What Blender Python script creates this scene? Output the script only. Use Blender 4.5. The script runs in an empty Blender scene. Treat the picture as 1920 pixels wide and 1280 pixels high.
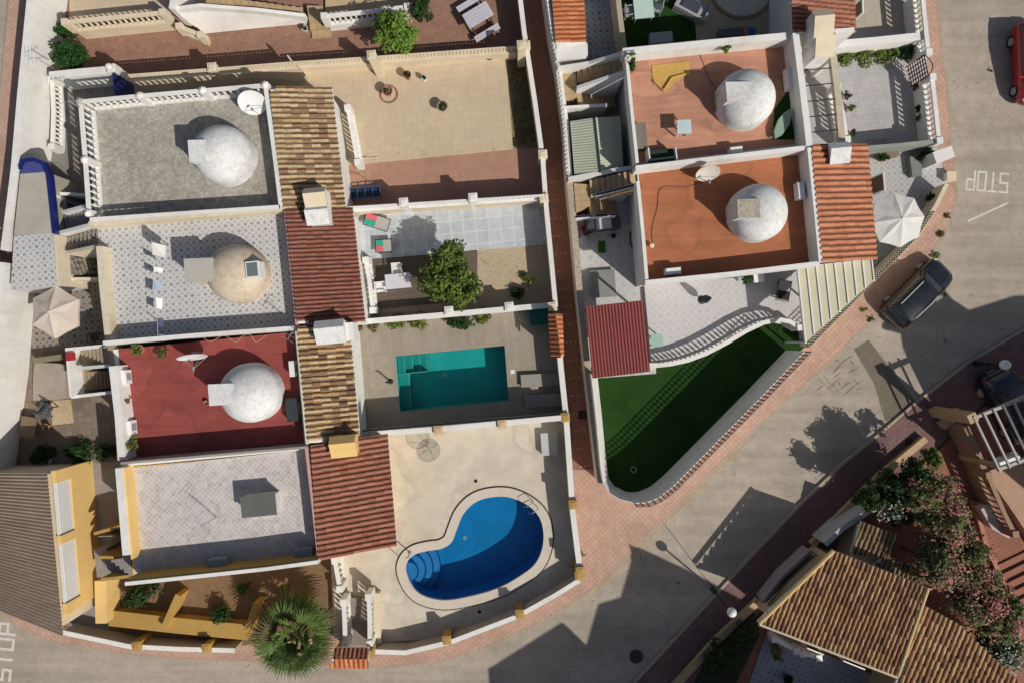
import bpy, math, random
from mathutils import Vector, geometry
random.seed(7)
SC = bpy.context.scene
H = 34.0; F = 1280.0
R = math.radians
# ---------------- camera, sky, sun, exposure ----------------
cam = bpy.data.cameras.new('camera'); camo = bpy.data.objects.new('camera', cam)
SC.collection.objects.link(camo); camo.location = (0, 0, H)
cam.sensor_width = 36; cam.lens = 24; cam.clip_end = 500; cam.clip_start = 0.5
SC.camera = camo
SUN_EL = R(42); SUN_AZ_XY = math.atan2(-.643, .766)      # direction towards the sun in plan
world = bpy.data.worlds.new('World'); SC.world = world; world.use_nodes = True
wn = world.node_tree.nodes; wl = world.node_tree.links
sky = wn.new('ShaderNodeTexSky'); sky.sky_type = 'NISHITA'; sky.sun_disc = False
sky.sun_elevation = SUN_EL; sky.sun_rotation = math.pi/2 - SUN_AZ_XY
sky.dust_density = 2.0
wl.new(sky.outputs[0], wn['Background'].inputs[0]); wn['Background'].inputs[1].default_value = 0.066
sl = bpy.data.lights.new('sun', 'SUN'); sl.energy = 4.1; sl.angle = R(.53); sl.color = (1, .95, .88)
so = bpy.data.objects.new('sun', sl); SC.collection.objects.link(so)
sdir = Vector((math.cos(SUN_AZ_XY)*math.cos(SUN_EL), math.sin(SUN_AZ_XY)*math.cos(SUN_EL), math.sin(SUN_EL)))
so.rotation_euler = sdir.to_track_quat('Z', 'Y').to_euler(); so.location = sdir*60
SC.view_settings.view_transform = 'Standard'; SC.view_settings.look = 'None'
SC.view_settings.exposure = -0.17; SC.view_settings.gamma = 1

# ---------------- helpers ----------------
WO = {}
def P(px, py, z=0.):
    k = (H - z)/F
    return Vector(((px-960)*k, -(py-640)*k))
def PP(pts, z): return [P(a, b, z) for a, b in pts]
def V3(p, z): return (p[0], p[1], z)

class MB:
    def __init__(s): s.v = []; s.f = []; s.uv = []
    def face(s, pts, uv=None):
        n = len(s.v); s.v += [tuple(p) for p in pts]; s.f.append(tuple(range(n, n+len(pts)))); s.uv.append(uv)
    def prism(s, poly, z0, z1, top=True, bottom=False, inset=0):
        a = sum(poly[i][0]*poly[(i+1) % len(poly)][1]-poly[(i+1) % len(poly)][0]*poly[i][1] for i in range(len(poly)))
        if a < 0: poly = poly[::-1]
        n = len(poly)
        zt = z1 if hasattr(z1, '__len__') else [z1]*n
        if a < 0 and hasattr(z1, '__len__'): zt = list(z1)[::-1]
        for i in range(n):
            j = (i+1) % n
            s.face([V3(poly[i], z0), V3(poly[j], z0), V3(poly[j], zt[j]), V3(poly[i], zt[i])])
        if top:
            if n > 4:
                for t in geometry.tessellate_polygon([[Vector((p[0], p[1], 0)) for p in poly]]):
                    tri = [V3(poly[k], zt[k]) for k in t]
                    s.tri_up(tri)
            else: s.face([V3(poly[k], zt[k]) for k in range(n)])
        if bottom: s.face([V3(p, z0) for p in poly[::-1]])
        return s
    def tri_up(s, tri):
        a, b, c = [Vector(q) for q in tri]
        if (b-a).cross(c-a).z < 0: tri = tri[::-1]
        s.face(tri)
    def sheet(s, poly, z, holes=()):
        loops = [[Vector((p[0], p[1], 0)) for p in poly]] + [[Vector((p[0], p[1], 0)) for p in h] for h in holes]
        flat = [q for l in loops for q in l]
        for t in geometry.tessellate_polygon(loops): s.tri_up([(flat[k].x, flat[k].y, z) for k in t])
        return s
    def box(s, x, y, z0, z1, sx, sy, ang=0, taper=1):
        c, n = math.cos(ang), math.sin(ang)
        def q(a, b, k): return (x+(a*c-b*n)*k, y+(a*n+b*c)*k)
        lo = [q(a, b, 1) for a, b in ((-sx/2, -sy/2), (sx/2, -sy/2), (sx/2, sy/2), (-sx/2, sy/2))]
        hi = [q(a, b, taper) for a, b in ((-sx/2, -sy/2), (sx/2, -sy/2), (sx/2, sy/2), (-sx/2, sy/2))]
        for i in range(4):
            j = (i+1) % 4; s.face([V3(lo[i], z0), V3(lo[j], z0), V3(hi[j], z1), V3(hi[i], z1)])
        s.face([V3(p, z1) for p in hi]); s.face([V3(p, z0) for p in lo[::-1]])
        return s
    def lathe(s, x, y, prof, n=12, cap=True):
        for (r0, z0), (r1, z1) in zip(prof, prof[1:]):
            for i in range(n):
                a, b = 2*math.pi*i/n, 2*math.pi*(i+1)/n
                s.face([(x+r0*math.cos(a), y+r0*math.sin(a), z0), (x+r0*math.cos(b), y+r0*math.sin(b), z0),
                        (x+r1*math.cos(b), y+r1*math.sin(b), z1), (x+r1*math.cos(a), y+r1*math.sin(a), z1)])
        if cap and prof[-1][0] > 1e-4:
            s.face([(x+prof[-1][0]*math.cos(2*math.pi*i/n), y+prof[-1][0]*math.sin(2*math.pi*i/n), prof[-1][1]) for i in range(n)])
        return s
    def cyl(s, x, y, z0, z1, r, n=12): return s.lathe(x, y, [(r, z0), (r, z1)], n)
    def sph(s, x, y, z, r, n=14, m=8, k=1.0, lo=-1):
        pr = []
        for i in range(m+1):
            t = -math.pi/2 + math.pi*i/m if lo < 0 else math.pi/2*i/m
            pr.append((max(r*math.cos(t), 1e-5), z+r*k*math.sin(t)))
        return s.lathe(x, y, pr, n, False)
    def tube(s, pts, r, n=6, r1=None):
        pts = [Vector(p) for p in pts]; rings = []
        for i, p in enumerate(pts):
            d = (pts[min(i+1, len(pts)-1)]-pts[max(i-1, 0)]).normalized()
            up = Vector((0, 0, 1)) if abs(d.z) < .9 else Vector((1, 0, 0))
            a = d.cross(up).normalized(); b = a.cross(d)
            rr = r if r1 is None else r+(r1-r)*i/(len(pts)-1)
            rings.append([p+a*rr*math.cos(2*math.pi*k/n)+b*rr*math.sin(2*math.pi*k/n) for k in range(n)])
        for A, B in zip(rings, rings[1:]):
            for k in range(n): s.face([A[k], A[(k+1) % n], B[(k+1) % n], B[k]])
        s.face(rings[0][::-1]); s.face(rings[-1]); return s
    def bar(s, p, q, w, h):
        p, q = Vector(p), Vector(q); d = (q-p).normalized()
        a = Vector((-d.y, d.x, 0)); a = (a.normalized() if a.length > 1e-5 else Vector((1, 0, 0)))*w/2
        b = d.cross(a).normalized()*h/2
        A = [p-a-b, p+a-b, p+a+b, p-a+b]; B = [q-a-b, q+a-b, q+a+b, q-a+b]
        for k in range(4): s.face([A[k], B[k], B[(k+1) % 4], A[(k+1) % 4]])
        s.face(A[::1]); s.face(B[::-1]); return s
    def strip(s, pts, w, z0, z1, closed=False, off=0, w1=None):
        """wall along a polyline; z1 may be a list; w1 = widths at top"""
        n = len(pts); L = []; Rr = []
        for i in range(n):
            a = pts[(i-1) % n] if (closed or i > 0) else None
            b = pts[(i+1) % n] if (closed or i < n-1) else None
            p = Vector(pts[i])
            d1 = (p-Vector(a)).normalized() if a is not None else None
            d2 = (Vector(b)-p).normalized() if b is not None else None
            d1 = d1 or d2; d2 = d2 or d1
            n1 = Vector((-d1.y, d1.x)); n2 = Vector((-d2.y, d2.x))
            m = (n1+n2).normalized(); k = 1/max(m.dot(n1), .4)
            L.append(p+m*k*(w/2+off)); Rr.append(p-m*k*(w/2-off))
        zz = z1 if hasattr(z1, '__len__') else [z1]*n
        z0l = z0 if hasattr(z0, '__len__') else [z0]*n
        for i in range(n if closed else n-1):
            j = (i+1) % n
            s.face([V3(Rr[i], zz[i]), V3(Rr[j], zz[j]), V3(L[j], zz[j]), V3(L[i], zz[i])])
            s.face([V3(Rr[i], z0l[i]), V3(Rr[j], z0l[j]), V3(Rr[j], zz[j]), V3(Rr[i], zz[i])])
            s.face([V3(L[j], z0l[j]), V3(L[i], z0l[i]), V3(L[i], zz[i]), V3(L[j], zz[j])])
            s.face([V3(L[i], z0l[i]), V3(L[j], z0l[j]), V3(Rr[j], z0l[j]), V3(Rr[i], z0l[i])])
        if not closed:
            s.face([V3(L[0], z0l[0]), V3(Rr[0], z0l[0]), V3(Rr[0], zz[0]), V3(L[0], zz[0])])
            s.face([V3(Rr[-1], z0l[-1]), V3(L[-1], z0l[-1]), V3(L[-1], zz[-1]), V3(Rr[-1], zz[-1])])
        return s
    def build(s, name, mat, parent=None, smooth=False, weld=False):
        if parent is None:
            xs = [v[0] for v in s.v]; ys = [v[1] for v in s.v]; zs = [v[2] for v in s.v]
            o3 = ((min(xs)+max(xs))/2, (min(ys)+max(ys))/2, min(zs))
        else: o3 = WO[parent]
        me = bpy.data.meshes.new(name)
        me.from_pydata([(a-o3[0], b-o3[1], c-o3[2]) for a, b, c in s.v], [], s.f)
        if any(u is not None for u in s.uv):
            l = me.uv_layers.new(name='uv'); k = 0; d = []
            for f, u in zip(s.f, s.uv):
                for q in range(len(f)):
                    d += list(u[q] if isinstance(u, list) else (u or (0, 0)))
            l.data.foreach_set('uv', d)
        if smooth or weld:
            import bmesh
            bm = bmesh.new(); bm.from_mesh(me); bmesh.ops.remove_doubles(bm, verts=bm.verts, dist=.0008)
            bmesh.ops.recalc_face_normals(bm, faces=bm.faces); bm.to_mesh(me); bm.free()
            if smooth: me.polygons.foreach_set('use_smooth', [True]*len(me.polygons))
        me.materials.append(mat); me.update()
        o = bpy.data.objects.new(name, me); SC.collection.objects.link(o)
        if parent is None: o.location = o3; WO[o] = o3
        else: o.parent = parent; WO[o] = o3
        return o

def thing(name, label, cat, loc, group=None):
    o = bpy.data.objects.new(name, None); SC.collection.objects.link(o)
    loc = tuple(loc) if len(loc) == 3 else (loc[0], loc[1], 0)
    o.location = loc; o.empty_display_size = .2; WO[o] = loc
    return tag(o, label, cat, group)
def tag(o, label, cat, group=None):
    o['label'] = label; o['category'] = cat
    if group: o['group'] = group
    return o
def struct(name, mb, mat):
    o = mb.build(name, mat); o['kind'] = 'structure'; return o
def copy_tree(o, parent=None):
    c = o.copy(); SC.collection.objects.link(c)
    if parent is not None: c.parent = parent
    for ch in list(o.children): copy_tree(ch, c)
    return c

# ---------------- materials ----------------
class NT:
    def __init__(s, name):
        s.m = bpy.data.materials.new(name); s.m.use_nodes = True
        s.n = s.m.node_tree.nodes; s.l = s.m.node_tree.links; s.b = s.n['Principled BSDF']
    def new(s, t, **k):
        x = s.n.new(t)
        for a, b in k.items(): setattr(x, a, b)
        return x
    def put(s, sock, v):
        if isinstance(v, bpy.types.NodeSocket): s.l.new(v, sock)
        elif isinstance(v, (tuple, list)) and len(v) == 3 and sock.type == 'RGBA': sock.default_value = (*v, 1)
        else: sock.default_value = v
    def math(s, op, a, b=0., c=None):
        x = s.new('ShaderNodeMath', operation=op); s.put(x.inputs[0], a); s.put(x.inputs[1], b)
        if c is not None: s.put(x.inputs[2], c)
        return x.outputs[0]
    def mix(s, f, a, b, mode='MIX'):
        x = s.new('ShaderNodeMix', data_type='RGBA', blend_type=mode)
        s.put(x.inputs[0], f); s.put(x.inputs[6], a); s.put(x.inputs[7], b); return x.outputs[2]
    def pos(s, ang=0, scale=(1, 1, 1), obj=False):
        g = s.new('ShaderNodeTexCoord').outputs['Object'] if obj else s.new('ShaderNodeNewGeometry').outputs['Position']
        x = s.new('ShaderNodeMapping'); s.l.new(g, x.inputs[0]); x.inputs['Rotation'].default_value = (0, 0, ang); x.inputs['Scale'].default_value = scale
        return x.outputs[0]
    def noise(s, vec, scale, detail=4, rough=.6):
        x = s.new('ShaderNodeTexNoise'); s.l.new(vec, x.inputs['Vector']); x.inputs['Scale'].default_value = scale
        x.inputs['Detail'].default_value = detail; x.inputs['Roughness'].default_value = rough; return x.outputs['Fac']
    def ramp(s, f, a, b, lo=0., hi=1.):
        x = s.new('ShaderNodeMapRange'); s.put(x.inputs[0], f); x.inputs[1].default_value = a; x.inputs[2].default_value = b
        x.inputs[3].default_value = lo; x.inputs[4].default_value = hi; return x.outputs[0]
    def bump(s, h, st=.3, d=.01):
        x = s.new('ShaderNodeBump'); s.l.new(h, x.inputs['Height']); x.inputs['Strength'].default_value = st; x.inputs['Distance'].default_value = d
        s.l.new(x.outputs[0], s.b.inputs['Normal'])
    def out(s, col, rough=.8, spec=.3, metal=0):
        s.put(s.b.inputs['Base Color'], col); s.put(s.b.inputs['Roughness'], rough)
        s.b.inputs['Specular IOR Level'].default_value = spec; s.b.inputs['Metallic'].default_value = metal
        return s.m
MC = {}
def mat(name, c, var=.12, scale=3., rough=.8, stain=.25, bump=.15, spec=.3, metal=0, fine=40, obj=False, dirt=(.35, .3, .24), streak=0, pond=0, drip=0):
    """plain surface with tonal variation, fine grain and dirt patches"""
    if name in MC: return MC[name]
    t = NT(name); p = t.pos(obj=obj)
    n1 = t.noise(p, scale, 5); n2 = t.noise(p, fine, 3, .7); n3 = t.noise(p, .45 if not obj else 2.5, 6, .65)
    k = t.ramp(n1, .25, .75, 1-var, 1+var)
    col = mulv(t, c, k)
    col = mulv(t, col, t.ramp(n2, .2, .8, 1-var*.8, 1+var*.8))
    if stain: 
        col = t.mix(t.ramp(n3, .5, .78, 0, stain), col, tuple(x*d for x, d in zip(c, (dirt[0]*1.6, dirt[1]*1.6, dirt[2]*1.6))))
    if streak:
        w = t.noise(t.pos(streak, (.35, 5, 1)), 1.2, 4, .6)
        col = mulv(t, col, t.ramp(w, .3, .7, .86, 1.1))
    if pond:                                                     # dried puddle outlines and paler worn patches
        q = t.noise(t.pos(), .42, 2, .4); e = t.math('ABSOLUTE', t.math('SUBTRACT', q, .56)); col = mulv(t, col, t.ramp(e, 0, .03, 1-pond*.45, 1))
        col = mulv(t, col, t.ramp(q, .56, .60, 1, 1+pond*.35)); q2 = t.noise(t.pos(), 1.6, 6, .75); col = t.mix(t.ramp(q2, .55, .75, 0, pond*.8), col, tuple(min(1, x*1.5+.04) for x in c))
    if drip:
        w = t.noise(t.pos(0, (7, 7, .7)), 1, 4, .7); z_ = t.new('ShaderNodeSeparateXYZ'); t.l.new(t.pos(), z_.inputs[0])
        col = mulv(t, col, t.ramp(w, .5, .75, 1, 1-drip)); col = t.mix(t.ramp(t.noise(t.pos(), 5, 6, .75), .55, .7, 0, drip), col, tuple(x*.62 for x in c))
    if bump: t.bump(n2, bump, .01)
    MC[name] = t.out(col, rough, spec, metal); return MC[name]
def mulv(t, c, k):
    x = t.new('ShaderNodeVectorMath', operation='SCALE')
    t.put(x.inputs[0], c if isinstance(c, bpy.types.NodeSocket) else tuple(c)); t.put(x.inputs[3], k); return x.outputs[0]
def mat_tile(name, c1, c2, grout, w, h, ang=R(5.5), off=0., mortar=.012, var=.1, stain=.3, rough=.7, bump=.25, smooth=.1, dirt=.5):
    if name in MC: return MC[name]
    t = NT(name); p = t.pos(ang*-1)
    b = t.new('ShaderNodeTexBrick'); t.l.new(p, b.inputs['Vector']); b.offset = off; b.squash = 1
    t.put(b.inputs['Color1'], c1); t.put(b.inputs['Color2'], c2); t.put(b.inputs['Mortar'], grout)
    b.inputs['Scale'].default_value = 1; b.inputs['Mortar Size'].default_value = mortar; b.inputs['Mortar Smooth'].default_value = smooth
    b.inputs['Brick Width'].default_value = w; b.inputs['Row Height'].default_value = h; b.inputs['Bias'].default_value = 0
    g = t.pos(); n1 = t.noise(g, 3, 5); n3 = t.noise(g, .4, 6, .65); n2 = t.noise(g, 35, 3, .7)
    col = mulv(t, b.outputs[0], t.ramp(n1, .25, .75, 1-var, 1+var)); col = mulv(t, col, t.ramp(n2, .2, .8, 1-var, 1+var))
    col = t.mix(t.ramp(n3, .48, .75, 0, stain), col, mulv(t, col, dirt))
    t.bump(b.outputs['Fac'], bump, .01)
    MC[name] = t.out(col, rough); return MC[name]
def mat_star(name, base, star, size=.4, ang=R(5.5), k=.28, ring=0, stain=.2, k2=.2):
    """patterned cement tile: a star in the middle of each tile and one at each corner"""
    if name in MC: return MC[name]
    t = NT(name); p = t.pos(-ang, (1/size, 1/size, 1)); sp = t.new('ShaderNodeSeparateXYZ'); t.l.new(p, sp.inputs[0])
    def cell(o):
        a = t.math('ABSOLUTE', t.math('SUBTRACT', t.math('FRACT', t.math('ADD', sp.outputs[0], o)), .5))
        b = t.math('ABSOLUTE', t.math('SUBTRACT', t.math('FRACT', t.math('ADD', sp.outputs[1], o)), .5))
        return a, b
    def astroid(a, b, kk):
        s_ = t.math('ADD', t.math('SQRT', a), t.math('SQRT', b)); return t.ramp(s_, kk*1.9, kk*2.3, 1, 0)
    def diag(a, b, kk):
        x = t.math('ABSOLUTE', t.math('ADD', a, t.math('MULTIPLY', b, -1))); y = t.math('ADD', a, b)
        return astroid(t.math('MULTIPLY', x, .7), t.math('MULTIPLY', y, .7), kk)
    a, b = cell(0); m = t.math('MAXIMUM', astroid(a, b, k*1.35), diag(a, b, k*1.25))
    if ring:
        r = t.math('SQRT', t.math('ADD', t.math('MULTIPLY', a, a), t.math('MULTIPLY', b, b)))
        m = t.math('MAXIMUM', m, t.ramp(t.math('ABSOLUTE', t.math('SUBTRACT', r, ring)), .04, .09, 1, 0))
    a2, b2 = cell(.5); m = t.math('MAXIMUM', m, t.math('MULTIPLY', astroid(a2, b2, k2*1.5), .8))
    g = t.pos(); n3 = t.noise(g, .5, 5); n2 = t.noise(g, 30, 3, .7); n1 = t.noise(g, 5, 4)
    ch = t.new('ShaderNodeTexWhiteNoise'); fl = t.new('ShaderNodeVectorMath', operation='FLOOR'); t.l.new(p, fl.inputs[0]); t.l.new(fl.outputs[0], ch.inputs[0])
    m = t.math('MULTIPLY', m, t.ramp(ch.outputs[0], 0, 1, .55, 1))
    m = t.math('MULTIPLY', m, t.ramp(n1, .3, .7, .6, 1.1))
    col = t.mix(m, base, star); col = mulv(t, col, t.ramp(n2, .2, .8, .88, 1.1))
    col = t.mix(t.ramp(n3, .45, .7, 0, stain), col, mulv(t, col, .7))
    MC[name] = t.out(col, .6); return MC[name]
def mat_roof(name, cols, var=.2, ends=.6, lichen=.25, rough=.85):
    """barrel tile colours chosen per tile from the uv"""
    if name in MC: return MC[name]
    t = NT(name); uv = t.new('ShaderNodeTexCoord').outputs['UV']
    fl = t.new('ShaderNodeVectorMath', operation='FLOOR'); t.l.new(uv, fl.inputs[0])
    w = t.new('ShaderNodeTexWhiteNoise'); w.noise_dimensions = '2D'; t.l.new(fl.outputs[0], w.inputs[0])
    r = t.new('ShaderNodeValToRGB'); r.color_ramp.interpolation = 'CONSTANT'; t.l.new(w.outputs[0], r.inputs[0])
    e = r.color_ramp.elements
    while len(e) < len(cols): e.new(.5)
    for i, c in enumerate(cols): e[i].position = i/len(cols); e[i].color = (*c, 1)
    g = t.pos(); n1 = t.noise(g, 7, 5); n2 = t.noise(g, 45, 3, .7); n3 = t.noise(g, .8, 5)
    col = mulv(t, r.outputs[0], t.ramp(n1, .3, .7, 1-var, 1+var)); col = mulv(t, col, t.ramp(n2, .2, .8, .88, 1.12))
    sx = t.new('ShaderNodeSeparateXYZ'); t.l.new(uv, sx.inputs[0]); od = t.math('MODULO', t.math('FLOOR', sx.outputs[0]), 2.)
    col = t.mix(t.math('MULTIPLY', od, .6), col, (.07, .045, .03))  # valley ribs darkened in colour: dirt plus the shade between caps
    col = t.mix(t.ramp(n3, .5, .75, 0, lichen), col, mulv(t, col, .55))
    t.bump(n2, .2, .01); MC[name] = t.out(col, rough, .2); return MC[name]
def mat_leaf(name, cols, rough=.6, trans=.25):
    if name in MC: return MC[name]
    t = NT(name); uv = t.new('ShaderNodeTexCoord').outputs['UV']
    w = t.new('ShaderNodeTexWhiteNoise'); w.noise_dimensions = '2D'; t.l.new(uv, w.inputs[0])
    r = t.new('ShaderNodeValToRGB'); t.l.new(w.outputs[0], r.inputs[0]); e = r.color_ramp.elements
    while len(e) < len(cols): e.new(.5)
    for i, c in enumerate(cols): e[i].position = i/max(1, len(cols)-1); e[i].color = (*c, 1)
    r.color_ramp.interpolation = 'LINEAR'
    t.out(r.outputs[0], rough, .3)
    tr = t.new('ShaderNodeBsdfTranslucent'); t.l.new(r.outputs[0], tr.inputs[0])
    mx = t.new('ShaderNodeMixShader'); mx.inputs[0].default_value = trans
    t.l.new(t.b.outputs[0], mx.inputs[1]); t.l.new(tr.outputs[0], mx.inputs[2])
    t.l.new(mx.outputs[0], t.n['Material Output'].inputs[0]); MC[name] = t.m; return t.m
def mat_water(name, tint):
    t = NT(name)
    tr = t.new('ShaderNodeBsdfTransparent'); tr.inputs[0].default_value = (*tint, 1)
    gl = t.new('ShaderNodeBsdfGlossy'); gl.inputs['Roughness'].default_value = .03
    fr = t.new('ShaderNodeFresnel'); fr.inputs[0].default_value = 1.33
    b = t.new('ShaderNodeBump'); t.l.new(t.noise(t.pos(), 3.5, 3), b.inputs['Height']); b.inputs['Strength'].default_value = .12; b.inputs['Distance'].default_value = .01
    t.l.new(b.outputs[0], gl.inputs['Normal']); t.l.new(b.outputs[0], fr.inputs['Normal'])
    mx = t.new('ShaderNodeMixShader'); t.l.new(fr.outputs[0], mx.inputs[0]); t.l.new(tr.outputs[0], mx.inputs[1]); t.l.new(gl.outputs[0], mx.inputs[2])
    t.l.new(mx.outputs[0], t.n['Material Output'].inputs[0]); return t.m

AX = R(5.5)
white = mat('white_plaster', (.76, .745, .70), .05, 2, .8, .4, .1, drip=.15)
whitec = mat('white_dome', (.70, .70, .68), .12, 3.2, .85, .75, .3, dirt=(.38, .36, .33), fine=18, drip=.3)
domeb = mat('cream_dome', (.60, .50, .375), .14, 3, .85, .7, .3, fine=18, drip=.3)
cream = mat('cream_plaster', (.68, .58, .42), .06, 2, .8, .35, .15)
sand = mat('sand_plaster', (.6, .45, .29), .1, 3, .85, .4, .2)
yellow = mat('yellow_plaster', (.76, .52, .20), .05, 2, .8, .25, .1)
ochre = mat('ochre_plaster', (.42, .26, .075), .08, 2, .8, .3, .1)
wood = mat('dark_wood', (.10, .06, .035), .2, 6, .7)
glass = mat('dark_glass', (.02, .03, .04), .1, 3, .12, 0, 0, .8)
black = mat('black_metal', (.02, .02, .02), .1, 3, .5, 0, 0)
greym = mat('grey_metal', (.3, .31, .32), .08, 3, .45, .2, 0, .5)
whitem = mat('white_metal', (.78, .78, .76), .03, 3, .4, .15, 0, .5)
navy = mat('navy_tile', (.012, .02, .13), .2, 12, .3, 0, .1, .6)
terracotta = mat('terracotta_clay', (.40, .17, .08), .15, 8, .8)

# ---------------- the setting: ground, road, pavements, yards ----------------
pool_rect = PP([(742, 668), (946, 648), (954, 750), (750, 771)], .2)
def spline(pts, n=6, closed=True):
    out = []; m = len(pts)
    for i in range(m if closed else m-1):
        p = [Vector(pts[(i+k) % m] if closed else pts[max(0, min(m-1, i+k))]) for k in (-1, 0, 1, 2)]
        for j in range(n):
            u = j/n
            out.append(.5*((2*p[1])+(-p[0]+p[2])*u+(2*p[0]-5*p[1]+4*p[2]-p[3])*u*u+(-p[0]+3*p[1]-3*p[2]+p[3])*u**3))
    if not closed: out.append(Vector(pts[-1]))
    return out
pool_kid = spline(PP([(760, 1068), (765, 1048), (780, 1036), (803, 1030), (828, 1026), (846, 1014), (856, 990), (868, 962), (890, 940), (920, 930), (955, 930), (990, 945),
    (1012, 968), (1020, 998), (1017, 1030), (1003, 1058), (975, 1080), (935, 1102), (885, 1117), (835, 1125), (795, 1117), (772, 1098)], .2), 5)
m_earth = mat('dry_earth', (.30, .22, .13), .2, 2, .95, .4, .5)
far = [Vector(q) for q in ((-220, -220), (220, -220), (220, 220), (-220, 220))]
struct('ground', MB().sheet(far, 0, [pool_rect, pool_kid]), m_earth)

# asphalt, pale and worn
def road_mat():
    t = NT('worn_asphalt'); g = t.pos()
    n1 = t.noise(g, .35, 6, .65); n2 = t.noise(g, 60, 3, .8); n3 = t.noise(g, 2.2, 5, .6)
    tr = t.noise(t.pos(R(-43), (.06, 1.6, 1)), 1, 4, .6)          # wheel tracks run along the street
    col = t.mix(t.ramp(n1, .35, .68), (.44, .378, .305), (.35, .30, .245))
    col = mulv(t, col, t.ramp(tr, .3, .7, .84, 1.09)); col = mulv(t, col, t.ramp(n3, .3, .7, .9, 1.1)); col = mulv(t, col, t.ramp(n2, .25, .75, .82, 1.18))
    v = t.new('ShaderNodeTexVoronoi'); v.feature = 'DISTANCE_TO_EDGE'; v.inputs['Scale'].default_value = .22
    ws = t.new('ShaderNodeVectorMath', operation='ADD'); nn = t.new('ShaderNodeTexNoise'); nn.inputs['Scale'].default_value = .9; t.l.new(g, nn.inputs['Vector'])
    t.l.new(g, ws.inputs[0]); t.l.new(nn.outputs['Color'], ws.inputs[1]); t.l.new(ws.outputs[0], v.inputs['Vector'])
    sp = t.noise(g, 3.3, 2, .5); col = mulv(t, col, t.ramp(sp, .66, .74, 1, .72)); sp2 = t.noise(g, 14, 2, .5); col = mulv(t, col, t.ramp(sp2, .68, .74, 1, .7))
    crack = t.math('MULTIPLY', t.ramp(v.outputs['Distance'], .0, .006, 1, 0), t.ramp(n3, .5, .62, 0, 1))
    col = t.mix(t.ramp(t.noise(g, 1.1, 4, .7), .62, .78, 0, .4), col, (.17, .145, .12)); col = t.mix(t.math('MULTIPLY', crack, .75), col, (.06, .05, .045))
    t.bump(n2, .4, .012); return t.out(col, .9, .2)
m_road = road_mat()
struct('road', MB().sheet(PP([(-260, 900), (40, 1150), (130, 1195), (480, 1225), (750, 1235), (900, 1205), (1090, 1100), (1280, 915), (1480, 730), (1650, 560), (1740, 480), (1785, 420), (1780, 200), (1745, -60), (1700, -900), (2700, -900), (2700, 200), (2000, 620), (1705, 775), (1490, 970), (1180, 1300), (1000, 1500), (-260, 1500)], .012), .012), m_road)
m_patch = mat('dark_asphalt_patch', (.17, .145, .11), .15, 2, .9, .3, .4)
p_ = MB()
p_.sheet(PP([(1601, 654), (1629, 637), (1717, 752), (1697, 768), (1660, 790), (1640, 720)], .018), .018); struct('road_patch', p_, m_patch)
m_paint = mat('worn_road_paint', (.62, .60, .54), .25, 14, .7, .5, .1, dirt=(.3, .28, .24))
def stroke_letters(cx, cy, ux, uy, word, w, h, gap, th):
    """painted road letters; (ux,uy) = reading direction in the picture"""
    mb = MB(); u = Vector((ux, -uy)).normalized(); v = Vector((-u.y, u.x))
    c = P(cx, cy, .018); tot = len(word)*w+(len(word)-1)*gap
    G = {'S': [(0, 1, 1, 1), (0, 1, 0, .5), (0, .5, 1, .5), (1, .5, 1, 0), (0, 0, 1, 0)], 'T': [(0, 1, 1, 1), (.5, 0, .5, 1)],
         'O': [(0, 0, 1, 0), (1, 0, 1, 1), (0, 1, 1, 1), (0, 0, 0, 1)], 'P': [(0, 0, 0, 1), (0, 1, 1, 1), (1, 1, 1, .45), (0, .45, 1, .45)]}
    for i, ch in enumerate(word):
        x0 = -tot/2+i*(w+gap)
        for k, (a, b, a2, b2) in enumerate(G[ch]):
            p = c+u*(x0+a*w)+v*((b-.5)*h); q = c+u*(x0+a2*w)+v*((b2-.5)*h)
            d = (q-p).normalized(); p = p-d*th/2; q = q+d*th/2; nn = Vector((-d.y, d.x))*th/2
            mb.prism([p-nn, q-nn, q+nn, p+nn], .0145, .018+.0004*k)
    return mb
struct('road_lettering', stroke_letters(1851, 341, -1, -.08, 'STOP', .38, .92, .17, .10), m_paint)
struct('road_lettering', stroke_letters(9, 1221, .10, -1, 'STOP', .5, .75, .26, .13), m_paint)
mb = MB()
mb.strip(PP([(1815, 415), (1889, 381)], .018), .10, .013, .018); struct('lane_line', mb, m_paint)
m_yel = mat('faded_yellow_paint', (.50, .36, .14), .25, 5, .8, .6, .1)
struct('kerb_line', MB().strip(PP([(1068, 1137), (1102, 1114), (1145, 1086), (1199, 1030), (1258, 970), (1340, 890), (1400, 832)], .018), .06, .013, .018), m_yel)

# pavements (pink slabs) with kerb
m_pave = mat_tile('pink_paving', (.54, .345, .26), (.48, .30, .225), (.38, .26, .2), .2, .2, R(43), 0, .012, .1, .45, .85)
m_kerb = mat('concrete_kerb', (.40, .33, .25), .12, 4, .9, .5, .2)
kerbN = [(0, 1150), (40, 1179), (80, 1199), (133, 1209), (239, 1226), (345, 1236), (473, 1240), (629, 1251), (746, 1249), (825, 1240), (894, 1222), (940, 1200), (993, 1176), (1038, 1152), (1089, 1121), (1139, 1083), (1195, 1022), (1253, 966), (1280, 941), (1333, 886), (1420, 800), (1486, 742), (1553, 683), (1600, 636), (1659, 574), (1739, 490), (1750, 474), (1779, 426), (1795, 368), (1792, 330), (1785, 266), (1776, 160), (1765, 80), (1757, -30), (1720, -700)]
inner = [(1680, -700), (1715, -30), (1730, 250), (1700, 400), (1480, 620), (1210, 900), (1130, 880), (1100, 560), (1060, 300), (1020, 0), (990, 0), (1020, 300), (1050, 700), (1075, 1040), (900, 1120), (700, 1190), (300, 1180), (130, 1130), (0, 1080)]
kw = PP(kerbN, .12)
struct('pavement', MB().prism(kw+PP(inner, .12), 0, .12), m_pave)
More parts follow.
